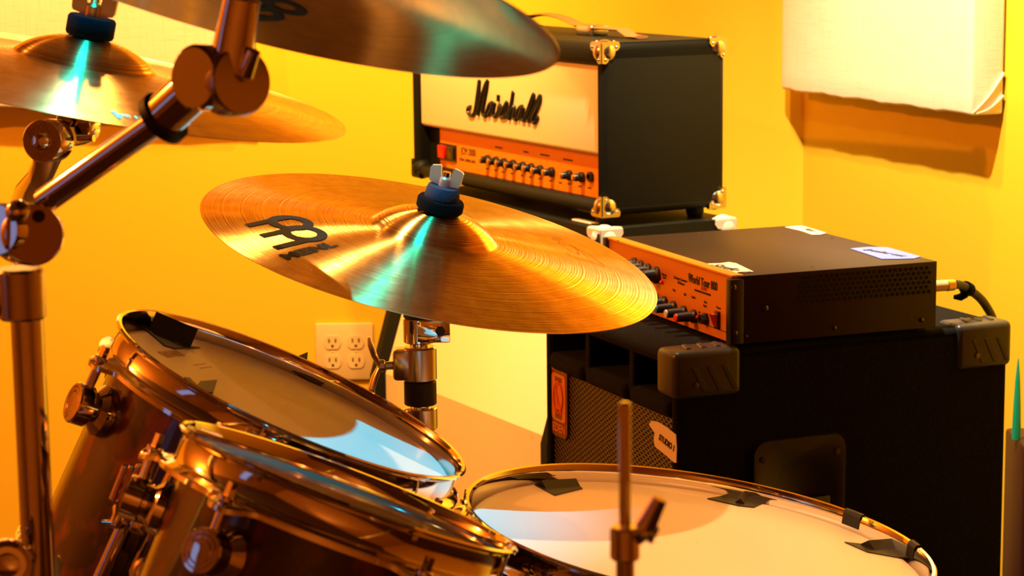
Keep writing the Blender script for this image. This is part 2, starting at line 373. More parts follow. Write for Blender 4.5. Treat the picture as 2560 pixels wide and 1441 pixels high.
MB().prism(gp, -W4 / 2 + .022, W4 / 2 - .022, M_side).build('grille_cloth', m_cream, t, sharp=5)
for (x, y, z, sx, sy, sz, m) in ((W4 / 2, SL, H4, -1, 1, -1, m_pale), (W4 / 2, D4, H4, -1, -1, -1, m_pale), (-W4 / 2, SL, H4, 1, 1, -1, m_black), (W4 / 2, 0, CZ, -1, 1, 1, m_black), (-W4 / 2, 0, CZ, 1, 1, 1, m_black)):
    o = corner_guard(corner_m(T4, x, y, z, sx, sy, sz), .045, m, t, r=.019, screws=False)
    if m is m_pale: o['label'] = 'pale plastic corner protector'
q = MB(); c0 = hit(T4, (1462, 557), 2, H4)
q.box(c0.x - .035, c0.x + .035, c0.y - .008, c0.y + .010, H4, H4 + .004, bev=.0015); q.build('label_strip', m_pale, t)
q = MB(); M = T4 and Matrix.Translation((W4 / 2 - .004, SL - .0035, H4 - .010)) @ Matrix.Rotation(PI / 2, 4, 'X')
q.strip([(-.020, -.004), (-.012, .004), (-.004, -.001), (-.008, -.010), (-.018, -.012), (-.022, -.006)], .005, M); q.build('ink_drawing', m_ink, t)
for x in (-W4 / 2 + .07, W4 / 2 - .07):
    for y in (.06, D4 - .06):
        MB().cyl((x - .012, y, FZ + .037), (x + .012, y, FZ + .037), .036, seg=24, bev=.004).box(x - .018, x + .018, y - .02, y + .02, FZ + .066, CZ + .001).build('caster', m_rubber, t)
# ---- guitar amplifier head
WH, DH, HH = .784, .264, .31
PH = V((.15394, 4.00257)); LH = V((-math.sin(.49098), math.cos(.49098)))
TH = boxframe(PH - LH * .02, .49098, WH, .71973)
t = thing('guitar_amplifier_head', 'black vinyl guitar amplifier head with cream front and orange control strip', 'amplifier', TH)
h = lambda x, y, v=0.004: hit(TH, (x, y), 1, v)
zc0, zc1 = h(1490, 391).z, h(1490, 166).z
zo0 = h(1490, 503).z
g = MB(); b = .014
g.box(WH / 2 - .024, WH / 2, 0, DH, 0, HH, bev=b, seg=3); g.box(-WH / 2, -WH / 2 + .024, 0, DH, 0, HH, bev=.012, seg=3)
g.box(-WH / 2, WH / 2, 0, DH, HH - (HH - zc1) , HH, bev=b, seg=3)
g.box(-WH / 2, WH / 2, 0, DH, 0, zo0, bev=min(.011, zo0 / 2.2), seg=3)
g.box(-WH / 2 + .01, WH / 2 - .01, DH - .03, DH - .004, .01, HH - .01)
g.build('case', m_tolex, t)
MB().box(-WH / 2 + .022, WH / 2 - .022, .010, .035, zc0, zc1 + .004, bev=.008, seg=4).build('front_panel', m_cream, t)
YO = .028
xo = hit(TH, (1101, 400), 1, YO).x
MB().box(xo, WH / 2 - .022, YO, YO + .02, zo0 - .003, zc0 + .02).build('control_panel', m_orange, t, smooth=False)
MB().box(-WH / 2 + .02, xo, YO + .004, YO + .02, zo0 - .003, zc0 + .02).build('side_filler', m_tolex, t, smooth=False)
# script logo: raised strokes on the cream cloth
def L2(x, y): return hit(TH, (1120 + x / 9.143, 180 + y / 9.143), 1, .008)
strokes = [
 [(525, 800), (470, 810), (450, 880), (480, 965), (550, 995), (605, 940), (640, 800), (680, 500), (722, 185)],
 [(722, 185), (712, 500), (690, 760), (688, 985)], [(688, 985), (745, 680), (850, 320), (910, 195)],
 [(910, 195), (885, 400), (830, 700), (795, 950), (860, 1010)],
 [(860, 1010), (900, 880), (950, 745), (1020, 705), (990, 850), (920, 1000)], [(1070, 705), (1045, 850), (1030, 990), (1090, 1020)],
 [(1155, 525), (1150, 670)], [(1090, 1020), (1150, 890), (1165, 790), (1195, 770), (1205, 880), (1185, 1020)],
 [(1185, 1020), (1260, 860), (1345, 695), (1345, 800), (1330, 920), (1290, 1020), (1210, 1040)],
 [(1300, 1040), (1400, 900), (1450, 700), (1490, 450), (1465, 650), (1430, 900), (1395, 1080)], [(1395, 1080), (1460, 880), (1510, 790), (1525, 900), (1495, 1050), (1560, 1090)],
 [(1560, 1090), (1600, 900), (1660, 800), (1700, 800), (1650, 960), (1610, 1080)], [(1730, 810), (1705, 950), (1695, 1090), (1760, 1100)],
 [(1740, 1100), (1810, 920), (1880, 720), (1960, 510), (1960, 660), (1890, 850), (1830, 1000), (1815, 1110), (1870, 1120)],
 [(1850, 1110), (1930, 930), (2020, 750), (2105, 540), (2110, 660), (2040, 840), (1965, 1000), (1935, 1120), (1985, 1165), (2060, 1020)]]
g = MB()
for st in strokes:
    P = [L2(*p) for p in st]; Q = []
    for i in range(len(P) - 1):          # Catmull-Rom
        p0 = P[max(i - 1, 0)]; p1 = P[i]; p2 = P[i + 1]; p3 = P[min(i + 2, len(P) - 1)]
        for k in range(4):
            u = k / 4; Q.append(.5 * ((2 * p1) + (p2 - p0) * u + (2 * p0 - 5 * p1 + 4 * p2 - p3) * u * u + (3 * p1 - p0 - 3 * p2 + p3) * u ** 3))
    Q.append(P[-1]); g.tube(Q, .0042, 8, flat=.9)
g.build('script_logo', m_black, t)['label'] = 'raised black script lettering'
def on_panel(x, y, v=YO): return hit(TH, (x, y), 1, v)
g = MB(); c = on_panel(1171, 381); g.text('JCM 2000', .0205, Matrix.Translation((c.x, YO - .0004, c.z)) @ Matrix.Rotation(PI / 2, 4, 'X'), wide=.80, bold=.0)
c = on_panel(1169, 402); g.text('DUAL SUPER LEAD', .0085, Matrix.Translation((c.x, YO - .0004, c.z)) @ Matrix.Rotation(PI / 2, 4, 'X'), wide=1.0)
for x, y, wd in ((1247, 369, .03), (1315, 380, .02), (1362, 388, .035), (1420, 400, .035)):
    c = on_panel(x, y); g.box(c.x - wd / 2, c.x + wd / 2, YO - .0006, YO, c.z - .0015, c.z + .0015)
for x, y in ((1218, 422), (1239, 426), (1258, 430), (1280, 434), (1306, 439), (1327, 443), (1350, 447), (1377, 452), (1401, 457), (1423, 460), (1450, 466), (1474, 470)):
    c = on_panel(x, y); g.box(c.x - .006, c.x + .006, YO - .0006, YO, c.z - .0012, c.z + .0012)
g.build('panel_lettering', m_ink, t)
c0 = on_panel(1102, 378); c1 = on_panel(1122, 380); c2 = on_panel(1142, 383)
zz = (on_panel(1122, 360).z, on_panel(1122, 402).z)
MB().box(c0.x, c2.x, YO - .003, YO, zz[1], zz[0]).build('switch_frame', m_black, t, smooth=False)
hw = (c2.x - c0.x)
MB().box(c0.x + .003, c0.x + hw * .45, YO - .010, YO - .001, zz[1] + .004, zz[0] - .004, bev=.002).build('power_switch', m_red, t)['label'] = 'red power switch'
MB().box(c0.x + hw * .5, c2.x - .004, YO - .007, YO - .001, zz[1] + .004, zz[0] - .004, bev=.002).build('standby_switch', m_steel, t)
for i, (x, y) in enumerate([(1209, 400), (1230, 404), (1250, 408), (1273, 412), (1297, 417), (1318, 421), (1340, 426), (1368, 431), (1412, 439), (1443, 444)]):
    c = on_panel(x, y, YO - .012); M = frame(V((c.x, YO, c.z)), (0, -1, 0))
    k = MB().lathe([(.0098, 0), (.0098, .006), (.0075, .008), (.0068, .019), (.006, .020)], 20, M).build('knob', m_black, t)
    MB().lathe([(.0066, .0195), (.0062, .0215), (.0040, .0225), (.0005, .0228)], 18, M).build('knob_cap', m_gold, k)
c = on_panel(1474, 442, YO - .004); MB().lathe([(.0095, 0), (.0095, .006), (.005, .007), (.005, .003)], 18, frame(V((c.x, YO, c.z)), (0, -1, 0))).build('input_jack', m_black, t)
for (x, y, z, sx, sy, sz) in ((WH / 2, 0, HH, -1, 1, -1), (WH / 2, DH, HH, -1, -1, -1), (WH / 2, 0, 0, -1, 1, 1), (WH / 2, DH, 0, -1, -1, 1), (-WH / 2, 0, 0, 1, 1, 1), (-WH / 2, 0, HH, 1, 1, -1)):
    corner_guard(corner_m(TH, x, y, z, sx, sy, sz), .036, m_chrome2 if sx < 0 else m_tolex, t, r=.017)['label'] = 'worn metal corner guard'
for x in (-WH / 2 + .06, WH / 2 - .05):
    for y in (.035, DH - .035):
        MB().lathe([(.014, -.0195), (.017, -.012), (.017, .001)], 20, Matrix.Translation((x, y, 0))).build('rubber_foot', m_rubber, t)
# carrying strap
c = hit(TH, (1430, 90), 2, HH); yS = DH * .5
g = MB(); xs = [-.36, -.30, -.22, -.12, -.02, .04]
base = c.x
pts = []
for i in range(17):
    u = i / 16; x = base - .34 + u * .52
    zb = HH + .004 + .030 * max(0, math.sin(PI * min(1, max(0, (x - base + .34) / .34)))) * (1 if x < base else 0) + (.011 if x >= base - .02 and x < base + .12 else 0)
    pts.append(V((x, yS, zb)))
g.tube(pts, .015, 10, flat=.22, up=(0, 0, 1)); g.build('carrying_strap', m_brown, t)
MB().box(base - .030, base + .030, yS - .020, yS + .020, HH - .001, HH + .020, bev=.005, seg=3).build('strap_end_cap', m_chrome2, t)
MB().box(base - .375, base - .315, yS - .020, yS + .020, HH - .001, HH + .020, bev=.005, seg=3).build('strap_end_cap', m_chrome2, t)
# ---- bass cabinet
WE, DE, HE = .4504, .5702, .635
TE = boxframe(V((.232, 3.1242)), .41, WE, 0)
t = thing('bass_speaker_cabinet', 'black carpeted bass speaker cabinet with metal mesh front, beside the right wall', 'speaker cabinet', TE)
h = lambda x, y, v=0.0: hit(TE, (x, y), 1, v)
zp1 = HE - .020; zp0 = h(1640, 990).z; zb0 = h(1640, 1037).z
g = MB()
g.box(-WE / 2, WE / 2, 0, DE, HE - .022, HE, bev=.010, seg=3)
g.box(-WE / 2, -WE / 2 + .016, 0, DE, FZ, HE - .002, bev=.006, seg=3); g.box(WE / 2 - .018, WE / 2, 0, DE, FZ, HE - .002, bev=.008, seg=3)
g.box(-WE / 2, WE / 2, 0, DE, FZ, FZ + .03, bev=.010); g.box(-WE / 2 + .005, WE / 2 - .005, DE - .03, DE - .002, FZ + .005, HE - .005)
g.box(-WE / 2 + .01, WE / 2 - .01, 0.003, .20, zp0 - .016, zp0, bev=.005)
xd = [h(1462, 900).x, h(1572, 940).x]
for x in xd: g.box(x - .008, x + .008, .004, .20, zp0 - .004, HE - .018, bev=.003)
g.box(-WE / 2 + .01, WE / 2 - .01, .004, .030, zb0, zp0 - .004, bev=.008, seg=3)
g.box(-WE / 2 + .01, WE / 2 - .01, .022, .04, FZ + .02, zb0 + .01)
for k in range(3):                     # padded lower lips of the three ports
    xa = [-WE / 2 + .012, xd[0], xd[1]][k]; xb = [xd[0], xd[1], WE / 2 - .012][k]
    g.box(xa + .006, xb - .006, -.004, .022, zp0 - .026, zp0 + .0005, bev=.010, seg=4)
g.build('cabinet_body', m_carpet, t)
MB().box(-WE / 2 + .014, WE / 2 - .010, .008, .014, FZ + .03, zb0 + .004).build('grille', m_grille, t, smooth=False)
# badge
b0 = h(1376, 910, .004); b1 = h(1418, 1080, .004); bx = (b0.x + b1.x) / 2; bw = (b1.x - b0.x); bh = .128; bz = h(1397, 995, .004).z
M = Matrix.Translation((bx, .007, bz)) @ Matrix.Rotation(PI / 2, 4, 'X')
def rrect(w_, h_, r, n=6, cx=0, cy=0):
    out = []
    for qx, qy, a0 in ((1, 1, 0), (-1, 1, PI / 2), (-1, -1, PI), (1, -1, 1.5 * PI)):
        for i in range(n + 1): a = a0 + PI / 2 * i / n; out.append((cx + qx * (w_ / 2 - r) + r * math.cos(a), cy + qy * (h_ / 2 - r) + r * math.sin(a)))
    return out
bg = MB().prism(rrect(bw, bh, .014), 0, .003, M).build('badge', m_badge, t)
MB().prism(rrect(bw * .82, bh * .60, .008), .003, .0036, M).build('badge_picture', m_badge2, bg)
q = MB(); q.box(-bw * .2, bw * .2, -bh * .27, -bh * .15, .0036, .0040, M); q.build('badge_ink', m_badge, bg, smooth=False); q = MB(); q.box(-bw * .2, bw * .2, bh * .2, bh * .26, .0036, .0040, M); q.build('badge_ink', m_badge, bg, smooth=False)
q = MB(); q.strip([(bw * .06, bh * .20), (-bw * .12, bh * .17), (-bw * .20, bh * .08), (-bw * .08, 0), (-bw * .05, -bh * .08), (bw * .10, -bh * .12), (bw * .16, -bh * .2)], .008, M @ Matrix.Translation((0, 0, .0044)))
q.tube([V((bw * .27 * math.cos(a), bh * .2 * math.sin(a), .0042)) for a in [2 * PI * i / 24 for i in range(24)]], .0011, 6, M=M, closed=True)
q.build('badge_figure', m_red, bg)
q = MB(); q.text('DAVID', .019, M @ Matrix.Translation((0, bh * .385, .0032)), wide=.92, bold=.0004); q.build('badge_lettering', m_badge2, bg); q = MB(); q.text('EDEN', .019, M @ Matrix.Translation((0, -bh * .395, .0032)), wide=1.0, bold=.0004); q.build('badge_lettering', m_badge2, bg)
# torn tape with handwriting
tp = [(1623, 1062), (1629, 1053), (1646, 1056), (1668, 1070), (1690, 1088), (1692, 1120), (1691, 1158), (1686, 1157), (1662, 1136), (1638, 1117), (1635, 1098), (1638, 1083)]
P = [hit(TE, p, 1, -.001) for p in tp]
tpz = MB().prism([(p.x, p.z) for p in P], -.0006, .0006, Matrix(((1, 0, 0, 0), (0, 0, -1, -.001), (0, 1, 0, 0), (0, 0, 0, 1)))).build('masking_tape', m_masking, t, smooth=False)
tpz['label'] = 'torn masking tape with handwriting'
c = hit(TE, (1668, 1108), 1, -.001); aa = hit(TE, (1646, 1090), 1, .004); bb = hit(TE, (1688, 1124), 1, .004); ang = math.atan2(bb.z - aa.z, bb.x - aa.x)
MB().text('STUDIO 1', .0130, Matrix.Translation((c.x, -.0020, c.z)) @ Matrix.Rotation(-ang, 4, 'Y') @ Matrix.Rotation(PI / 2, 4, 'X'), wide=.86, bold=.0005, shear=.2).build('handwriting', m_ink, tpz)
# moulded corners
def moulded_corner(y0, y1, xs, ridge_m):
    g = MB(); X = WE / 2
    g.box(X - xs, X + .005, y0, y1, HE - .066, HE + .004, bev=.010, seg=4)
    o = g.build('corner_protector', m_capplas, t)
    wy = y1 - y0
    for k in range(3):
        ya = y0 + wy * (.24 + .22 * k); yb = ya + wy * .17
        q = MB(); q.add([(X + .003, ya, HE - .018), (X + .003, ya + wy * .10, HE - .018), (X + .003, yb + wy * .10, HE - .058), (X + .003, yb, HE - .058),
               (X + .0062, ya + .002, HE - .020), (X + .0062, ya + wy * .10 - .002, HE - .020), (X + .0062, yb + wy * .10 - .002, HE - .056), (X + .0062, yb + .002, HE - .056)],
              [(0, 1, 2, 3), (4, 7, 6, 5), (0, 4, 5, 1), (1, 5, 6, 2), (2, 6, 7, 3), (3, 7, 4, 0)])
        q.build('ridge', ridge_m, o, smooth=False); q = MB()
        q.add([(X - .010, ya, HE + .003), (X - .010, ya + wy * .09, HE + .003), (X - xs + .012, ya + wy * .17, HE + .003), (X - xs + .012, ya + wy * .08, HE + .003),
               (X - .012, ya + .002, HE + .0062), (X - .012, ya + wy * .09 - .002, HE + .0062), (X - xs + .014, ya + wy * .17 - .002, HE + .0062), (X - xs + .014, ya + wy * .08 + .002, HE + .0062)],
              [(0, 1, 2, 3), (4, 7, 6, 5), (0, 4, 5, 1), (1, 5, 6, 2), (2, 6, 7, 3), (3, 7, 4, 0)]); q.build('ridge', ridge_m, o, smooth=False)
    s = MB(); s.lathe([(.0045, 0), (.0042, .0022), (.001, .0026)], 14, frame(V((X + .0045, y0 + .035, HE - .045)), (1, 0, 0))); s.build('screw', m_steel, o)
    return o
moulded_corner(-.005, .105, .055, m_capplas)
moulded_corner(DE - .095, DE + .005, .055, m_capplas)
# side handle cup
hc = [hit(TE, p, 0, WE / 2) for p in ((1880, 1098), (2112, 1085))]; y0, y1 = hc[0].y, hc[1].y; zt = (hc[0].z + hc[1].z) / 2
M = Matrix(((0, 0, 1, WE / 2), (1, 0, 0, (y0 + y1) / 2), (0, 1, 0, zt - .10), (0, 0, 0, 1)))
wv = abs(y1 - y0); g = MB()
outer = rrect(wv, .20, .022, 6); n = len(outer)
ring = [(.062 * math.cos(2 * PI * i / n + PI / 8), .070 * math.sin(2 * PI * i / n + PI / 8)) for i in range(n)]
ring = sorted(ring, key=lambda p: (math.atan2(p[1], p[0]) + 2 * PI) % (2 * PI)); outer = sorted(outer, key=lambda p: (math.atan2(p[1], p[0]) + 2 * PI) % (2 * PI))
vs = [(x, y, .0) for x, y in outer] + [(x * .985, y * .985, .005) for x, y in outer] + [(x, y, .005) for x, y in ring] + [(x * .9, y * .9, .0005) for x, y in ring]
fs = []
for i in range(n):
    j = (i + 1) % n
    for k in range(3): fs.append((k * n + i, k * n + j, (k + 1) * n + j, (k + 1) * n + i))
fs.append(tuple(3 * n + i for i in range(n)))
g.add(vs, fs, M); g.box(-.05, .05, -.008, .008, .004, .010, M, bev=.003)
for sx, sy in ((-.8, .8), (.8, .8), (-.8, -.8), (.8, -.8)): g.lathe([(.005, .004), (.005, .0065), (.002, .0068)], 12, M @ Matrix.Translation((sx * wv / 2, sy * .09, 0)))
g.build('side_handle', m_black, t)
# ---- bass amplifier head
WB, DB, HB = .4397, .3426, .10
TB = boxframe(V((.31434, 3.16662)), .3759, WB, .64036)
t = thing('bass_amplifier_head', 'flat black rack amplifier with orange front, taped labels on its lid', 'amplifier', TB)
g = MB()
g.box(-WB / 2 + .001, WB / 2, .014, DB, 0, HB, bev=.0018); g.build('chassis', mat('brown_black_steel', (.022, .009, .003), .42, .0, spec=.26, bump=(1500, .15, .0003)), t)
g = MB(); g.box(-WB / 2, WB / 2 - .014, .004, .012, .002, HB - .002); g.box(-WB / 2, WB / 2 - .004, .002, .022, HB - .004, HB + .0012, bev=.0015); g.build('control_panel', m_orange2, t)
g = MB(); g.box(WB / 2 - .014, WB / 2 + .0015, -.002, .020, .0005, HB - .004, bev=.002); g.build('rack_ear', m_black, t); MB().box(-WB / 2 - .012, -WB / 2 + .002, -.002, .02, 0, HB, bev=.002).build('rack_ear', m_black, t)
hb = lambda x, y, v=.004: hit(TB, (x, y), 1, v)
def knobB(x, y, r, ln, tipm, label=None):
    c = hb(x, y); M = frame(V((c.x, .004, c.z)), (0, -1, 0))
    k = MB().lathe([(r * 1.35, 0), (r * 1.35, .005), (r * 1.02, .007), (r * .86, ln), (r * .7, ln + .0012)], 22, M).build('knob', m_black, t)
    if tipm: MB().lathe([(r * .80, ln + .001), (r * .76, ln + .0025), (r * .2, ln + .003)], 20, M).build('knob_cap', tipm, k)['label'] = label
knobB(1737, 791, .0076, .030, m_red, 'red knob cap'); knobB(1712, 781, .0076, .030, m_white, 'white knob cap'); knobB(1686, 769, .0076, .030, m_blue, 'blue knob cap')
knobB(1663, 757, .0076, .026, m_white, 'white knob cap'); knobB(1640, 748, .0076, .026, None); knobB(1643, 688, .010, .024, None); knobB(1622, 678, .009, .022, None); knobB(1604, 670, .009, .022, None); knobB(1588, 663, .009, .022, None)
for (x, y, r) in ((1657, 706, .0030), (1748, 793, .0026)):
    c = hb(x, y); MB().lathe([(r, 0), (r, .004), (r * .5, .0052)], 14, frame(V((c.x, .004, c.z)), (0, -1, 0))).build('indicator_light', m_red, t)
c = hb(1766, 797); g = MB().lathe([(.0095, 0), (.0095, .004), (.0078, .0045), (.0078, .011), (.004, .011), (.004, .006)], 6, frame(V((c.x, .004, c.z)), (0, -1, 0))).build('input_jack', m_black, t)
c = hb(1798, 801); MB().box(c.x - .010, c.x + .004, .000, .004, c.z - .013, c.z + .013, bev=.001).build('switch_frame', m_black, t)
g = MB(); g.add([(c.x - .009, -.001, c.z - .010), (c.x + .002, -.001, c.z - .010), (c.x + .002, -.008, c.z + .009), (c.x - .009, -.008, c.z + .009), (c.x - .009, .002, c.z - .010), (c.x + .002, .002, c.z - .010), (c.x + .002, .002, c.z + .009), (c.x - .009, .002, c.z + .009)],
      [(0, 1, 2, 3), (4, 7, 6, 5), (0, 4, 5, 1), (1, 5, 6, 2), (2, 6, 7, 3), (3, 7, 4, 0)]); g.build('power_switch', m_redlens, t, smooth=False)['label'] = 'red rocker power switch'
X90 = Matrix.Rotation(PI / 2, 4, 'X'); g = MB(); r2 = MB()
c = hb(1757, 707); g.text('World Tour 800', .0175, Matrix.Translation((c.x, .0036, c.z)) @ X90, wide=.80, bold=.0004)
c = hb(1727, 688); g.text('The', .006, Matrix.Translation((c.x, .0036, c.z)) @ X90)
c = hb(1757, 732); g.text('PROFESSIONAL BASS AMPLIFIER', .0042, Matrix.Translation((c.x, .0036, c.z)) @ X90, wide=.9)
c = hb(1760, 723); r2.text('EDEN', .007, Matrix.Translation((c.x, .0036, c.z)) @ X90)
c = hb(1702, 699); g.text('Bi-Amp Crossover', .006, Matrix.Translation((c.x, .0036, c.z)) @ X90); c = hb(1703, 709); g.text('& Balance', .006, Matrix.Translation((c.x, .0036, c.z)) @ X90)
for x, y, s in ((1661, 687, 'Enhance'), (1661, 694, 'Level'), (1686, 726, 'Bass'), (1713, 737, 'Mid'), (1734, 744, 'Treble'), (1764, 756, 'Gain'), (1763, 765, 'Input'), (1797, 770, 'Power'), (1749, 781, 'Set')):
    c = hb(x, y); g.text(s, .0052, Matrix.Translation((c.x, .0036, c.z)) @ X90)
g.box(-WB / 2 + .01, WB / 2 - .02, .0034, .004, .0145, .0155)
g.build('panel_lettering', m_ink, t); r2.build('red_lettering', m_redink, t)
# side screws and vent
hs = lambda x, y: hit(TB, (x, y), 0, WB / 2)
g = MB()
for x, y, r in ((1834, 719, .0046), (1914, 771, .0044), (2086, 820, .0034), (2304, 801, .0034), (1838, 834, .0040), (1865, 841, .0026)):
    c = hs(x, y); g.lathe([(r * 1.1, 0), (r, .0015), (r * .55, .003), (r * .1, .0034)], 14, frame(V((WB / 2, c.y, c.z)), (1, 0, 0)))
g.build('side_screw', m_steel, t)
g = MB(); c0, c1 = hs(1998, 700), hs(2330, 668); ztop = hs(2170, 668).z; 
ny = 25; dy = (c1.y - c0.y) / ny
for i in range(ny):
    for k in range(6):
        yy = c0.y + dy * (i + .5 * (k % 2)); z = HB - .009 - k * .0072
        g.lathe([(.0031, 0), (.0031, .0005)], 6, frame(V((WB / 2, yy, z)), (1, 0, 0)))
g.build('vent_holes', mat('vent_black', (.001, .001, .001), .9), t, smooth=False)
g = MB()
for x, y in ((1545, 603), (1623, 625), (1735, 655), (1983, 565), (2080, 596), (2180, 618), (1750, 583), (2030, 668)):
    c = hit(TB, (x, y), 2, HB); g.lathe([(.0024, 0), (.002, .001), (.0003, .0013)], 10, Matrix.Translation((c.x, c.y, HB)))
g.build('lid_screw', m_steel, t)
def lid_tape(pts, m, name, label, scr=None):
    P = [hit(TB, p, 2, HB) for p in pts]
    o = MB().prism([(p.x, p.y) for p in P], HB + .0002, HB + .0010).build(name, m, t, smooth=False); o['label'] = label
    if scr:
        a = hit(TB, scr[1], 2, HB); b_ = hit(TB, scr[2], 2, HB); mid = (a + b_) / 2; an = math.atan2(b_.y - a.y, b_.x - a.x)
        MB().text(scr[0], scr[3], Matrix.Translation((mid.x, mid.y, HB + .0012)) @ Matrix.Rotation(an, 4, 'Z'), wide=1.0, bold=.0005, shear=.25, ext=.0002).build('handwriting', m_ink, o)
    return o
lid_tape([(1766, 661), (1800, 660), (1822, 657), (1840, 660), (1884, 681), (1864, 683), (1845, 683), (1828, 687), (1800, 675)], m_masking, 'masking_tape', 'cream tape label near the front edge', ('Studio 1', (1786, 664), (1862, 683), .026))
lid_tape([(1962, 569), (1988, 566), (2006, 566), (2030, 573), (2066, 584), (2050, 588), (2030, 588), (2005, 579)], m_masking, 'masking_tape', 'beige tape label at the rear edge', ('Fuse', (1998, 570), (2050, 584), .02))
lid_tape([(2125, 623), (2170, 619), (2218, 620), (2262, 632), (2302, 643), (2285, 648), (2245, 649), (2205, 649), (2160, 634)], m_bluetape, 'blue_tape', 'blue tape label at the right rear corner', ('Speaker out', (2160, 625), (2262, 643), .018))
# ---- speaker cable at the back of the bass head
t = thing('speaker_cable', 'black cable plugged into the back of the flat amplifier, hanging behind the cabinet', 'cable')
def at(px, Y): d = ray(px); return V((0, 0, HC)) + d * (Y / d.y)
pa = TB @ V((WB / 2 - .032, DB + .0005, .056)); dD = TB.to_3x3() @ V((0, 1, 0)); pb = pa + dD * .050
MB().cyl(pa, pa + dD * .038, .0085, seg=20, bev=.0008).build('plug', m_outlet, t)['label'] = 'cream plug barrel'
MB().cyl(pa + dD * .036, pb, .0092, .0088, 20, bev=.0008).build('plug_collar', m_gold, t)
cp = [pb, at((2400, 713), 3.36), at((2425, 726), 3.40), at((2452, 748), 3.44), at((2471, 775), 3.48), at((2483, 800), 3.53), at((2490, 830), 3.60)]
cp += [V((cp[-1].x + .01, 3.64, .45)), V((cp[-1].x - .01, 3.68, .2)), V((cp[-1].x - .04, 3.66, FZ + .10)), V((cp[-1].x - .08, 3.70, FZ + .012)), V((cp[-1].x - .22, 3.86, FZ + .0075))]
Q = []
for i in range(len(cp) - 1):
    a0 = cp[max(i - 1, 0)]; a1 = cp[i]; a2 = cp[i + 1]; a3 = cp[min(i + 2, len(cp) - 1)]
    for k in range(5):
        u = k / 5; Q.append(.5 * ((2 * a1) + (a2 - a0) * u + (2 * a0 - 5 * a1 + 4 * a2 - a3) * u * u + (3 * a1 - a0 - 3 * a2 + a3) * u ** 3))
Q.append(cp[-1]); MB().tube(Q, .0068, 14).build('cord', m_rubber, t)
c = at((2418, 722), 3.39); dr = (Q[9] - Q[7]).normalized()
g = MB(); g.lathe([(.0085, -.010), (.0105, -.009), (.0105, .009), (.0085, .010)], 20, frame(c, dr)); g.tube([c + V((-.004, -.009, -.006)), c + V((-.012, -.008, -.012)), c + V((-.022, -.006, -.012))], [.007, .006, .003], 8, flat=.3, up=(0, 1, 0)); g.build('hook_and_loop_tie', m_felt, t)
tb = at((2536, 1079), 3.90); te = at((2640, 1079), 3.90)
t = thing('dark_box', 'dark maroon box at the right edge, standing behind the black cabinet by the wall', 'box', Matrix.Translation((0, 0, 0)))
MB().box(tb.x - .01, tb.x + .145, 3.78, 3.93, FZ, tb.z, bev=.006).build('box_body', mat('maroon_vinyl', (.045, .006, .004), .5), t)
sp = at((2541, 1076), 3.84)
g = MB(); hgt = at((2540, 895), 3.84).z - tb.z
g.lathe([(.0075, 0), (.0078, hgt * .12), (.0066, hgt * .4), (.0045, hgt * .72), (.0018, hgt * .95), (.0004, hgt)], 20, Matrix.Translation((sp.x, 3.84, tb.z)))
tag(g.build('green_spike', mat('teal_green_plastic', (.01, .40, .22), .4)), 'slender teal green spike standing on the dark box at the right edge', 'spike')
# ------------------------------------------------------------------ cymbals
def disc_T(c, n):
    n = V(n).normalized(); return frame(V(c), n, (1, 0, 0))
def cym_h(r, R, bell, hub):
    """height of the cymbal's upper face above the plane of its edge"""
    zb = hub * .42
    if r >= bell: u = (r - bell) / (R - bell); return zb * (1 - u ** 1.25)
    u = r / bell; return zb + (hub - zb) * (1 - u ** 2.2) ** .8
def make_cymbal(name, label, c, n, R, bell, hub, mtop, group=None):
    T = disc_T(c, n); t = thing(name, label, 'cymbal', T)
    N = 90; up = [(.006 + (R - .006) * i / N, 0) for i in range(N + 1)]
    up = [(r, cym_h(r, R, bell, hub)) for r, _ in up]; th = .0011
    prof = [(up[0][0], up[0][1] - th)] + up + [(R, -th * .6)] + [(r, z - th) for r, z in reversed(up[:-1])]
    MB().lathe(prof, 160, cap=False).build('bronze_disc', mtop, t, sharp=60)
    return t, T
def drape(mb, R, bell, hub, off=.0006):
    mb.v = [(x, y, cym_h(math.hypot(x, y), R, bell, hub) + off + z) for x, y, z in mb.v]; return mb
RC, BC, HUB = .2286, .062, .0385
tC, TC = make_cymbal('crash_cymbal', 'golden bronze crash cymbal with black ring logo, in the middle of the photo', (-.0793, 2.1816, .9317), (.2308, -.1337, 1), RC, BC, HUB, m_bronze)
# two-ring emblem: rings and three bars
def emblem(mb, P, wd=.0098):
    c1, c2 = V((-.1378, -.0493)), V((-.1222, -.0763)); rr = .0173
    for c in (c1, c2):
        n = 36; vs = []
        for i in range(n):
            a = 2 * PI * i / n
            for q in (rr - wd / 2, rr + wd / 2): vs.append((c.x + q * math.cos(a), c.y + q * math.sin(a), 0))
        mb.add(vs, [(2 * i, 2 * i + 1, (2 * i + 3) % (2 * n), (2 * i + 2) % (2 * n)) for i in range(n)], P)
    u = V((.0105, .0120)).normalized(); v = V((u.y, -u.x))
    mb.strip([(-.1765, -.0729), (-.163, -.0575), (-.150, -.0415), (-.142, -.0345)], .0085, P, 4)
    mb.strip([(-.1602, -.0983), (-.147, -.084), (-.134, -.0665)], .0090, P, 4)
    mb.strip([(-.1447, -.1262), (-.132, -.111), (-.120, -.097), (-.112, -.0905)], .0085, P, 4)
    return mb
drape(emblem(MB(), ID), RC, BC, HUB).build('logo_emblem', m_logo, tC, smooth=False)['label'] = 'black ring emblem printed on the bronze'
g = MB(); g.text('MEINL', .0165, Matrix.Translation((-.1135, -.1218, 0)) @ Matrix.Rotation(math.radians(51), 4, 'Z'), ext=.0, wide=1.45, bold=.0009)
drape(g, RC, BC, HUB).build('brand_lettering', m_logo, tC, smooth=False)
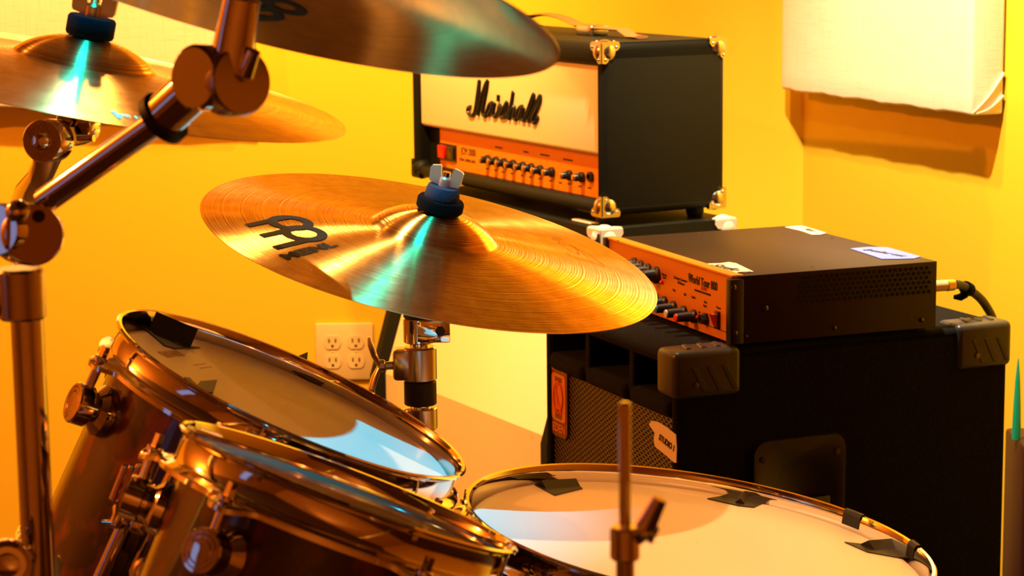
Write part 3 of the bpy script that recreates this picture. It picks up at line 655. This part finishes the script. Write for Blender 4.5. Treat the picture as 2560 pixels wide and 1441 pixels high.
m_hcs = mat('orange_brown_outline_print', (.42, .12, .012), .4, .5)
g = MB()
def HP(x, y): return hit(TC, (1280 + x / 9.143, 540 + y / 9.143), 2, .012)
for pl in ([(760, 335), (1170, 415), (920, 450), (1120, 470)], [(1250, 630), (1100, 560), (1080, 520), (1310, 545), (1450, 610), (1560, 690)], [(1270, 680), (1400, 765), (1560, 800), (1500, 720), (1620, 740), (1720, 800), (1790, 850)], [(1250, 790), (1350, 860), (1600, 905), (1900, 960), (2170, 1025), (2000, 900), (1800, 770), (1560, 640)]):
    g.strip([(HP(*p).x, HP(*p).y) for p in pl], .0011, ID, 4)
drape(g, RC, BC, HUB).build('series_lettering', m_hcs, tC, smooth=False)
g = MB(); g.text('HCS', .024, Matrix.Translation((.148, .072, 0)) @ Matrix.Rotation(math.radians(-58), 4, 'Z'), ext=0, wide=1.2)
RL, HUBL, BL = .2286, .036, .060
tL, TL = make_cymbal('ride_cymbal', 'large bronze ride cymbal at the upper left, under the slanting boom arm', (-.3645, 1.9139, 1.1200), (.2209, -.03, 1), RL, BL, HUBL, m_bronze)
g = MB(); m_mint = mat('pale_green_print', (.35, .75, .55), .5)
a0 = math.radians(-72)
for i, ch in enumerate('MEINL HCS'):
    a = math.radians(-71.5 + i * 2.0); r_ = .200
    if ch != ' ': g.text(ch, .010, Matrix.Translation((r_ * math.cos(a), r_ * math.sin(a), 0)) @ Matrix.Rotation(a + PI / 2, 4, 'Z'), ext=0, wide=1.0, bold=.0004)
g.strip([(.1910 * math.cos(math.radians(-72.5)), .1910 * math.sin(math.radians(-72.5))), (.210 * math.cos(math.radians(-71.5)), .210 * math.sin(math.radians(-71.5)))], .004)
drape(g, RL, BL, HUBL).build('edge_lettering', m_mint, tL, smooth=False)
RT, HUBT, BT = .203, .034, .055
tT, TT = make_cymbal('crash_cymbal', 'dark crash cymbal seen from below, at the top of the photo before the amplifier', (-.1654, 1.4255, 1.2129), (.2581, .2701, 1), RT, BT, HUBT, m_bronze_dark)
g = MB(); P = Matrix.Translation((.142, .205, 0)) @ Matrix.Rotation(math.radians(0), 4, 'Z')
for c in ((-.006, .125), (.012, .100)):
    n = 30; vs = []
    for i in range(n):
        a = 2 * PI * i / n
        for q in (.008, .016): vs.append((c[0] + q * math.cos(a), c[1] + q * math.sin(a), 0))
    g.add(vs, [(2 * i, 2 * i + 1, (2 * i + 3) % (2 * n), (2 * i + 2) % (2 * n)) for i in range(n)])
for a, b_ in (((-.025, .150), (-.004, .139)), ((-.018, .128), (.004, .112)), ((-.004, .100), (.010, .088))): g.strip([a, b_], .007, ID, 3)
g.v = [(x, y, cym_h(math.hypot(x, y), RT, BT, HUBT) - .0011 - .0005) for x, y, z in g.v]
g.build('underside_logo', m_logo, tT, smooth=False)
# ------------------------------------------------------------------ cymbal stands
def wing_nut(T, z, parent, m, s=1.0, name='wing_nut', rot=0.0, spread=1.0):
    g = MB(); M = T @ Matrix.Translation((0, 0, z)) @ Matrix.Rotation(rot, 4, 'Z') @ Matrix.Scale(s, 4)
    g.lathe([(.006, 0), (.0062, .008), (.0045, .010)], 18, M)
    for sg in (-1, 1):
        poly = [(sg * .0042, .0005), (sg * .0150, .0025), (sg * .0162, .0045), (sg * .0170, .0165), (sg * .0155, .0185), (sg * .0072, .0205), (sg * .0062, .0185), (sg * .0048, .008)]
        g.prism(poly, -.0022, .0022, M @ Matrix.Rotation(PI / 2, 4, 'X'))
    return g.build(name, m, parent, sharp=25)
def cyl_up(g, x, y, z0, z1, r, bev=.0008, seg=28): g.cyl((x, y, z0), (x, y, z1), r, seg=seg, bev=bev)
def tripod(t, x, y, m, R=.27, rot=0.3, z=.34):
    for k in range(3):
        a = rot + k * 2 * PI / 3; e = V((x + R * math.cos(a), y + R * math.sin(a), FZ + .012))
        g = MB(); g.tube([V((x + .015 * math.cos(a), y + .015 * math.sin(a), FZ + z)), V((x + R * .55 * math.cos(a), y + R * .55 * math.sin(a), FZ + z * .5)), e], .0085, 10); o = g.build('leg', m, t)
        MB().ball(e, .0118, 12).build('rubber_foot', m_rubber, o)
    g = MB(); cyl_up(g, x, y, FZ + z - .02, FZ + z + .02, .022); g.build('leg_collar', m, t)
# --- centre stand
cC = V((-.0793, 2.1816, .9317)); nC = V((.2308, -.1337, 1)).normalized()
XS, YS = -.0925, 2.185
t = thing('cymbal_stand', 'chrome cymbal stand holding the golden crash cymbal in the middle', 'cymbal stand', ID)
g = MB(); cyl_up(g, XS, YS, FZ + .02, .755, .0125); cyl_up(g, XS, YS, .79, .84, .0098); cyl_up(g, XS, YS, .75, .80, .0100); cyl_up(g, XS, YS, .835, .893, .0085); g.build('tube', m_chrome, t)
g = MB(); cyl_up(g, XS, YS, .836, .861, .0160, .001); M = Matrix.Translation((XS, YS, 0))
g.box(-.002, .040 - .009, -.016, -.008, .838, .860, M, bev=.0012); g.build('memory_lock', m_chrome, t)
q = MB(); q.lathe([(.0052, 0), (.0052, .0012)], 6, frame(V((XS + .0215, YS - .0172, .8500)), (0, -1, 0))); q.build('hex_socket', m_ink, t, smooth=False)
g = MB(); cyl_up(g, XS, YS, .861, .867, .0155, .001); g.build('bushing', m_rubber, t)
g = MB(); cyl_up(g, XS, YS, .797, .832, .0168, .002); g.box(-.0265, -.004, -.013, .013, .799, .830, M, bev=.004); g.build('height_clamp', m_chrome2, t)
g = MB(); cyl_up(g, XS, YS, .773, .797, .0162, .001); g.build('bushing', m_rubber, t)
g = MB(); cyl_up(g, XS, YS, .748, .770, .0165, .001); g.box(-.034, -.004, -.014, .014, .750, .768, M, bev=.003); g.build('lower_clamp', m_chrome2, t)
pw = V((XS - .0255, YS - .004, .8135)); g = MB(); g.cyl(pw, pw + V((-.012, -.002, 0)), .0042, seg=14); g.cyl(pw + V((-.009, -.001, 0)), pw + V((-.016, -.002, 0)), .0065, seg=16, bev=.001)
for sg in (1, -1):
    a = pw + V((-.014, -.002, 0)); pts = [a, a + V((-.005, -.002, sg * .011)), a + V((-.0085, -.003, sg * .022)), a + V((-.0100 + (.004 if sg < 0 else 0), -.003, sg * .030))]
    g.tube(pts, [.0055, .0085, .0085, .0030], 12, flat=.38, up=(1, .25, 0))
g.build('wing_bolt', m_chrome2, t)
tp_ = cC - nC * .012; g = MB(); g.ball((XS + .002, YS, .893), .0125, 18); g.tube([V((XS + .002, YS, .893)), tp_, cC + nC * .078], .0042, 14); g.build('tilter_rod', m_chrome, t)
MB().lathe([(.0155, .030), (.016, .0365 - .003), (.012, .0365)], 24, TC @ Matrix.Translation((0, 0, -.045))).build('lower_felt', m_felt, t)
MB().lathe([(.004, .0385), (.0215, .0385), (.0232, .0405), (.0232, .0485), (.0218, .0505), (.004, .0505)], 40, TC, cap=False).build('felt_washer', m_felt, t)
MB().lathe([(.004, .0505), (.0172, .0505), (.0176, .052), (.0158, .0625), (.0150, .0635), (.004, .0635)], 40, TC, cap=False).build('upper_felt', m_bluefelt, t)['label'] = 'blue grey felt washer'
wing_nut(TC, .0635, t, m_nut, .98, rot=math.radians(-12))
tripod(t, XS, YS, m_chrome)
# --- left stand (ride)
cL = V((-.3645, 1.9139, 1.1200)); nL = V((.2209, -.03, 1)).normalized()
t = thing('cymbal_stand', 'chrome boom stand under the ride cymbal, geared tilter at the upper left', 'cymbal stand', ID)
TLc = at((120, 352), 1.908); axis = V((-.25, -1, .08)).normalized(); TD = frame(TLc, axis, (1, 0, 0))
g = MB(); g.lathe([(.004, .012), (.0175, .012), (.0185, .0105), (.0185, -.012), (.004, -.012)], 36, TD); 
for k in range(-3, 4): g.box(-.0005 + k * .0028 - .0006, k * .0028 + .0006, -.014, .014, .0118, .0127, TD @ Matrix.Rotation(.45, 4, 'Z'))
g.build('tilter_gear', m_chrome, t)
g = MB(); g.lathe([(.0085, .0121), (.0082, .0150), (.006, .018), (.001, .0192)], 24, TD); g.build('tilter_bolt', m_chrome, t)
c2 = at((172, 318), 1.926); g = MB(); g.lathe([(.0165, -.010), (.0172, -.008), (.0172, .010), (.016, .012)], 30, frame(c2 + V((.006, .012, 0)), axis)); g.lathe([(.0058, .012), (.0058, .016)], 6, frame(c2 + V((.002, .010, .004)), axis)); 
g.cyl(at((195, 345), 1.917), at((235, 346), 1.912), .0032, seg=12); g.build('tilter_clamp', m_chrome, t)
br = [((118, 372), 1.912), ((108, 420), 1.93), ((92, 455), 1.96), ((62, 492), 2.02), ((44, 520), 2.08)]
g = MB(); g.tube([at(p, y) for p, y in br], [.016, .0125, .012, .0135, .012], 14, flat=.42, up=(.25, 1, 0)); g.build('curved_bracket', m_chrome, t)
xl, yl = at((62, 560), 2.12).x, 2.12; g = MB(); g.tube([at((44, 520), 2.08), V((xl, yl, .90)), V((xl, yl, .45))], .0095, 14); g.cyl((xl, yl, FZ + .02), (xl, yl, .56), .0125, seg=20); g.build('tube', m_chrome, t)
g = MB(); g.tube([c2 + V((.006, .012, .006)), cL - nL * .012, cL + nL * .105], .0042, 14); g.build('tilter_rod', m_chrome, t)
MB().lathe([(.004, HUBL), (.0195, HUBL), (.0205, HUBL + .002), (.0205, HUBL + .0150), (.0190, HUBL + .0170), (.004, HUBL + .0170)], 40, TL, cap=False).build('felt_washer', mat('dark_blue_felt', (.004, .005, .010), .95, spec=.1, bump=(700, .6, .001)), t)
wing_nut(TL, HUBL + .0170, t, m_gold, 1.15, rot=math.radians(-6))['label'] = 'gold coloured wing nut'
tripod(t, xl, yl, m_chrome, rot=.9)
# --- front left boom stand (dark cymbal)
cT = V((-.1654, 1.4255, 1.2129)); nT = V((.2581, .2701, 1)).normalized()
XF, YF = -.3290, 1.50
t = thing('cymbal_boom_stand', 'chrome boom stand nearest the left edge, its thick arm slanting up to the right', 'cymbal stand', ID)
g = MB(); cyl_up(g, XF - .001, YF, FZ + .02, 1.000, .0112, seg=40); g.build('tube', m_chrome, t)
g = MB(); cyl_up(g, XF - .004, YF, .985, 1.020, .0165, .002, 40); g.box(-.019, -.004, -.012, .012, .988, 1.016, Matrix.Translation((XF - .004, YF, 0)), bev=.004); g.build('tube_sleeve', m_chrome2, t)
J = at((70, 585), 1.49); ax = V((.55, -1, .10)).normalized(); TJ = frame(J, ax, (1, 0, 0))
g = MB(); g.lathe([(.003, .015), (.0195, .015), (.0212, .0125), (.0212, -.016), (.003, -.016)], 40, TJ); g.build('boom_joint', m_chrome, t)
g = MB(); g.lathe([(.0042, .015), (.0042, .0162)], 14, TJ @ Matrix.Translation((.003, .012, 0))); g.build('joint_hole', m_ink, t)
J2 = at((22, 575), 1.485); g = MB(); g.lathe([(.003, .012), (.0165, .012), (.0180, .0095), (.0180, -.012), (.003, -.012)], 32, frame(J2, (-.5, -1, .15))); g.ball(at((45, 530), 1.475), .0085, 18); g.build('joint_knuckle', m_chrome, t)
E1 = at((415, 290), 1.452); E0 = at((110, 505), 1.492); g = MB(); g.cyl(E0, E1, .0088, seg=28); g.build('boom_arm', m_chrome, t)
E2 = at((505, 205), 1.44); g = MB(); g.cyl(at((400, 300), 1.455), E2, .0150, seg=32, bev=.001); g.build('boom_sleeve', m_chrome, t)
g = MB(); dd = (E2 - E1).normalized(); g.lathe([(.0105, 0), (.0185, 0), (.0185, .006), (.0105, .006)], 30, frame(at((408, 296), 1.455) - dd * .003, dd)); g.build('rubber_ring', m_rubber, t)
TK = frame(at((518, 195), 1.430), (-.75, -1, .10)); g = MB(); g.lathe([(.003, .013), (.0190, .013), (.0212, .0105), (.0212, -.012), (.003, -.012)], 40, TK); g.build('tilter_drum', m_chrome, t)
TK2 = frame(at((590, 205), 1.425), (.80, -1, .12)); g = MB(); g.lathe([(.003, .008), (.0205, .008), (.0218, .006), (.0218, -.012), (.003, -.012)], 40, TK2); g.lathe([(.0052, .008), (.0052, .0115), (.002, .012)], 6, TK2 @ Matrix.Translation((.002, .004, 0))); g.build('tilter_plate', m_chrome2, t)
g = MB(); pA = at((570, 195), 1.425); pB = cT - nT * .012
g.tube([pA, pA.lerp(pB, .5), pB], [.0135, .0130, .0120], 16, flat=.7, up=(0, 1, 0)); g.build('tilter_arm', m_chrome, t)
g = MB(); g.cyl(at((612, 185), 1.42), at((636, 128), 1.415), .0062, .0042, 14); g.build('tilter_wing_bolt', m_chrome, t)
g = MB(); g.tube([pB, cT + nT * .08], .0042, 14); g.build('tilter_rod', m_chrome, t)
MB().lathe([(.004, -.022), (.020, -.022), (.020, -.004), (.004, -.004)], 30, TT @ Matrix.Translation((0, 0, HUBT)), cap=False).build('felt_washer', m_felt, t)
wing_nut(TT, HUBT + .004, t, m_chrome)
kn = at((16, 1412), 1.47); g = MB(); g.lathe([(.004, .020), (.008, .0212), (.0085, .0195), (.0125, .0195), (.013, .0210), (.0165, .0205), (.0178, .017), (.0178, -.012), (.004, -.012)], 36, frame(kn, (.25, -1, .25)))
g.cyl(kn, V((XF, YF, kn.z)), .006, seg=12); g.build('height_knob', m_chrome, t)
tripod(t, XF, YF, m_chrome, rot=2.2)
# --- hi-hat rod at the lower right
t = thing('hi_hat_stand', 'upright chrome rod with clutch and wing screw, standing before the white floor tom', 'cymbal stand', ID)
XH, YH = .0585, 1.15
g = MB(); g.cyl((XH, YH, .40), (XH, YH, .9990), .0032, seg=18, bev=.0012); g.build('pull_rod', m_chrome, t)
g = MB(); cyl_up(g, XH, YH, .9135, .9315, .0080, .001); g.build('clutch', m_chrome, t)
g = MB(); cyl_up(g, XH, YH, .868, .9140, .0050); g.build('clutch_sleeve', m_chrome2, t)
wa, wb, wc = at((1590, 1345), 1.15), at((1612, 1322), 1.138), at((1650, 1248), 1.135)
g = MB(); g.cyl(wa, wb + V((.002, 0, 0)), .0045, seg=14); g.tube([wb, wb.lerp(wc, .3), wc], [.0062, .0052, .0040], 14, flat=.62, up=(0, 1, 0)); g.tube([wb, at((1626, 1338), 1.142), at((1636, 1320), 1.14)], [.005, .005, .003], 10); g.build('wing_screw', m_chrome, t)
g = MB(); cyl_up(g, XH, YH, FZ + .02, .62, .0125); g.build('tube', m_chrome, t); tripod(t, XH, YH, m_chrome, rot=-.6, R=.25)
# ------------------------------------------------------------------ drums
def drum_hoop(R, lugs, z0, seg=180, flip=1):
    """flanged steel hoop: rolled lip on top, straight band, outward skirt that widens into ears at the tension rods"""
    vs = []; prof_n = None
    for i in range(seg):
        a = 2 * PI * i / seg; e = 0
        for l in lugs:
            d = abs((a - math.radians(l) + PI) % (2 * PI) - PI); e = max(e, math.exp(-(d / .11) ** 4))
        ext = .0045 + .0135 * e; dip = .004 * e
        pr = [(R - .0052, 0), (R - .0045, .0012 + .0008), (R - .0018, .0026), (R - .0002, .0012), (R - .0006, -.0006), (R - .0035, -.0022), (R - .0042, -.0040),
              (R - .0042, -.0190), (R - .002, -.0215), (R + ext * .55, -.0235), (R + ext, -.0250 - dip), (R + ext, -.0285 - dip), (R + ext - .0015, -.0285 - dip), (R + ext - .002, -.0265 - dip), (R - .0045, -.0240), (R - .0062, -.0205), (R - .0062, -.003)]
        prof_n = len(pr); vs += [(r * math.cos(a), r * math.sin(a), z0 + flip * z) for r, z in pr]
    fs = []
    for i in range(seg):
        j = (i + 1) % seg
        for k in range(prof_n): k2 = (k + 1) % prof_n; fs.append((i * prof_n + k, j * prof_n + k, j * prof_n + k2, i * prof_n + k2))
    return MB().add(vs, fs)
def make_drum(name, label, c, n, R, depth, lugs, lugz, mhead, lug_r=.0175, bottom=True, nhead=True):
    T = disc_T(c, n); t = thing(name, label, 'drum', T)
    drum_hoop(R, lugs, 0).build('hoop', m_chrome, t, sharp=50)
    rs = R - .012
    g = MB(); g.lathe([(rs, -.024), (rs, -depth + .024)], 120, cap=False); g.lathe([(rs - .006, -.024), (rs - .006, -depth + .024)], 120, cap=False); g.build('shell', m_shell, t)
    hr = R - .0063
    g = MB(); g.lathe([(.0005, -.0125), (hr * .5, -.0125), (hr - .012, -.0125), (hr - .006, -.0135), (hr - .002, -.0165), (hr, -.0215)], 120, cap=False); g.build('drum_skin', mhead, t)
    if bottom:
        drum_hoop(R, lugs, -depth, flip=-1).build('bottom_hoop', m_chrome, t, sharp=50)
        MB().lathe([(.0005, -depth + .0125), (hr, -depth + .0135)], 96, cap=False).build('bottom_skin', m_headclear, t)
    for l in lugs:
        a = math.radians(l); ca, sa = math.cos(a), math.sin(a); rr = R + .0105
        o = MB()
        o.cyl((rr * ca, rr * sa, lugz + .008), (rr * ca, rr * sa, -.028), .0026, seg=12); o.cyl((rr * ca, rr * sa, -.026), (rr * ca, rr * sa, -.0215), .0062, seg=16, bev=.0008)
        o.cyl((rr * ca, rr * sa, -.0215), (rr * ca, rr * sa, -.012), .0036, .0034, 4)
        o.cyl((rr * ca, rr * sa, lugz + .006), (rr * ca, rr * sa, lugz + .035), .0042, seg=14, bev=.0008)
        o.build('tension_rod', m_chrome, t)
        Ml = frame(V((rs * ca, rs * sa, lugz)), (ca, sa, 0), (0, 0, 1)); q = lug_r
        MB().lathe([(q * 1.25, -.001), (q * 1.25, .006), (q * 1.05, .009), (q * .80, .0125), (q * .80, .016), (q, .017), (q, .029), (q * .94, .0305), (q * .80, .0307), (q * .78, .0296), (q * .74, .0296), (q * .72, .0307), (q * .58, .0309), (q * .56, .0299), (q * .52, .0299), (q * .50, .0309), (q * .34, .0311), (.0004, .0312)], 40, Ml).build('lug', m_chrome, t, sharp=25)
    return t, T
def skin_tape(t, T, px, z, lift, m=m_tape, name='damping_tape', ridge=None):
    P = [hit(T, p, 2, z) for p in px]
    g = MB().prism([(p.x, p.y) for p in P], z + .0002, z + .0012)
    if ridge:
        a, b_ = hit(T, ridge[0], 2, z), hit(T, ridge[1], 2, z); d = (b_ - a).normalized(); s = V((-d.y, d.x, 0))
        hgt, wd = ridge[2], ridge[3]; vs = []
        for p in (a, b_): vs += [p + s * wd + V((0, 0, .001)), p + V((0, 0, hgt)), p - s * wd + V((0, 0, .001))]
        g.add(vs, [(0, 1, 4, 3), (1, 2, 5, 4), (0, 2, 1), (3, 4, 5)])
    return g.build(name, m, t, smooth=False)
D1 = ((-.1914, 1.9069, .8446), (.4742, .0392, 1)); D2 = ((-.1181, 1.5571, .8495), (.40, .1784, 1)); D3 = ((.1669, 1.9661, .701), (.1509, 0, 1))
L1 = [-152, -92, -32, 28, 88, 148]; L2_ = [-119, -59, 1, 61, 121, 181]; L3 = [-161 + 45 * k + 320 for k in range(8)]
t, T = make_drum('rack_tom_drum', 'tilted rack tom with brown shell and cyan-lit skin, at the left behind the other tom', *D1, .165, .235, L1, -.066, m_head)
t1, T1 = t, T
skin_tape(t, T, [(350, 815), (376, 812), (440, 862), (500, 871), (478, 872), (436, 874), (410, 866)], -.0125, 0, ridge=((372, 822), (476, 866), .017, .010))
skin_tape(t, T, [(702, 893), (716, 892), (742, 913), (756, 906), (766, 920), (804, 966), (772, 954), (722, 924)], -.0125, 0, ridge=((735, 918), (757, 908), .012, .004))
skin_tape(t, T, [(460, 946), (474, 948), (492, 966), (500, 956), (542, 953), (532, 985), (508, 982), (480, 966)], -.0125, 0)
g = MB()
M = Matrix.Translation((hit(T, (430, 886), 2, -.0125).x, hit(T, (430, 886), 2, -.0125).y, -.0123)) @ Matrix.Rotation(math.radians(75), 4, 'Z')
g.text('EVANS', .014, M, ext=.0001, wide=1.0, bold=.0008); g.strip([(0.0, -.022), (.03, -.022)], .001, M); g.strip([(0.0, -.028), (.03, -.028)], .001, M)
g.build('skin_print', m_headlogo, t, smooth=False)
t2, T2 = make_drum('rack_tom_drum', 'tilted small tom with marbled brown shell and round chrome lugs, nearest the camera', *D2, .1288, .19, L2_, -.061, m_headclear, lug_r=.0160)
t3, T3 = make_drum('floor_tom_drum', 'big floor tom with white skin and black tape pieces, lower right before the cabinets', *D3, .215, .40, L3, -.12, m_head)
for px, rg in (([(1336, 1214), (1378, 1195), (1420, 1211), (1440, 1210), (1456, 1224), (1386, 1241)], ((1352, 1219), (1438, 1214), .007, .008)),
               ([(1768, 1249), (1800, 1244), (1834, 1233), (1862, 1243), (1925, 1252), (1884, 1271), (1846, 1267)], ((1849, 1262), (1871, 1222), .0065, .005)),
               ([(2111, 1358), (2165, 1364), (2240, 1364), (2262, 1374), (2286, 1398), (2240, 1396), (2168, 1383)], ((2168, 1372), (2240, 1366), .008, .010))):
    skin_tape(t3, T3, px, -.0125, 0, ridge=rg)
# tape wrapped over the floor tom's hoop
for a0, a1 in ((36.5, 42.5), (10.5, 15)):
    g = MB(); vs = []; n = 8
    for i in range(n + 1):
        a = math.radians(a0 + (a1 - a0) * i / n)
        for r_, z_ in ((.2083, -.011), (.2083, .0005), (.2100, .0036), (.2135, .0042), (.2162, .0012), (.2162, -.013)): vs.append((r_ * math.cos(a), r_ * math.sin(a), z_))
    g.add(vs, [(i * 6 + k, i * 6 + k + 1, (i + 1) * 6 + k + 1, (i + 1) * 6 + k) for i in range(n) for k in range(5)])
    g.build('hoop_tape', m_tape, t3, smooth=False)
Tm = T3.inverted()
for k in range(3):
    a = math.radians(100 + 120 * k); rr = .215 + .018; top = T3 @ V((rr * math.cos(a), rr * math.sin(a), -.16)); dwn = T3 @ V((rr * math.cos(a), rr * math.sin(a), -.30)); ft = V((dwn.x + .03 * math.cos(a), dwn.y + .03 * math.sin(a), FZ + .012))
    o = MB().tube([Tm @ top, Tm @ dwn, Tm @ ft], .0055, 12).build('leg', m_chrome, t3); MB().ball(Tm @ ft, .0118, 12).build('rubber_foot', m_rubber, o)
    bm_ = MB(); bm_.cyl(Tm @ top.lerp(dwn, .15), Tm @ top.lerp(dwn, .6), .011, seg=18, bev=.001)
    cc = Tm @ top.lerp(dwn, .35); bm_.cyl((cc.x * .84, cc.y * .84, cc.z), cc, .009, seg=16); bm_.build('leg_bracket', m_chrome, t3)
# ------------------------------------------------------------------ tom holder between the toms
t = thing('tom_holder', 'chrome clamps and rods carrying the two rack toms, lower left', 'stand', ID)
Yh = 1.712
def A(x, y, Y=Yh): return at((x, y), Y)
ad = (A(372, 1180) - A(250, 1441)).normalized()
g = MB(); g.cyl(A(385, 1150), A(238, 1475), .0060, seg=18); g.tube([A(455, 1175, 1.735), A(330, 1420, 1.735), V((-.262, 1.715, .60)), V((-.262, 1.715, FZ + .03))], .0105, 18); g.tube([A(238, 1475), V((-.262, 1.715, .62))], .006, 14); g.build('support_rod', m_chrome, t)
g = MB(); g.ball(A(372, 1145), .0085, 16); g.cyl(A(372, 1150), A(352, 1200), .0060, seg=16, bev=.001); g.build('ball_end', m_chrome, t)
m_gripgold = mat('warm_polished_brass', (.95, .62, .20), .12, 1.0)
g = MB(); p, q = A(334, 1165, 1.70), A(300, 1250, 1.70); dirn = (q - p).normalized()
for k in (-1, 0, 1): g.cyl(p + V((k * .0052, -.001 * abs(k), 0)), q + V((k * .0052, -.001 * abs(k), 0)), .0036, seg=14, bev=.0006)
g.build('ribbed_grip', m_gripgold, t)['label'] = 'bright ribbed metal grip'
def block(px, w_, h_, d_, Y, rot, nm='clamp_block', m=m_chrome, bev=.003):
    M = Matrix.Translation(at(px, Y)) @ Matrix.Rotation(rot, 4, 'Y'); return MB().box(-w_ / 2, w_ / 2, -d_ / 2, d_ / 2, -h_ / 2, h_ / 2, M, bev=bev, seg=3).build(nm, m, t)
block((356, 1228), .016, .014, .02, 1.695, .35); block((360, 1263), .024, .010, .024, 1.70, .32); block((352, 1290), .022, .008, .022, 1.70, .32); block((350, 1312), .014, .012, .02, 1.705, .4)
g = MB(); c = A(288, 1312, 1.695); g.tube([A(254, 1308, 1.694), c, A(312, 1316, 1.716)], [.0038, .0058, .0045], 12, flat=.6, up=(0, 0, 1)); g.tube([c, A(296, 1290, 1.695), A(300, 1272, 1.70)], [.005, .0045, .006], 12); g.build('wing_bolt', m_chrome, t)
block((310, 1375), .016, .050, .012, 1.722, .42, 'bracket_plate', m_steel)
block((345, 1330), .012, .035, .02, 1.722, .42, 'bracket_plate', m_steel)
tripod(t, -.262, 1.715, m_chrome, R=.17, rot=1.6, z=.30)
g = MB(); g.lathe([(.012, 0), (.0125, .004), (.0095, .006), (.008, .0052), (.0012, .006)], 30, frame(A(372, 1432, 1.70), (-.2, -1, .3))); g.build('memory_lock', m_chrome2, t)
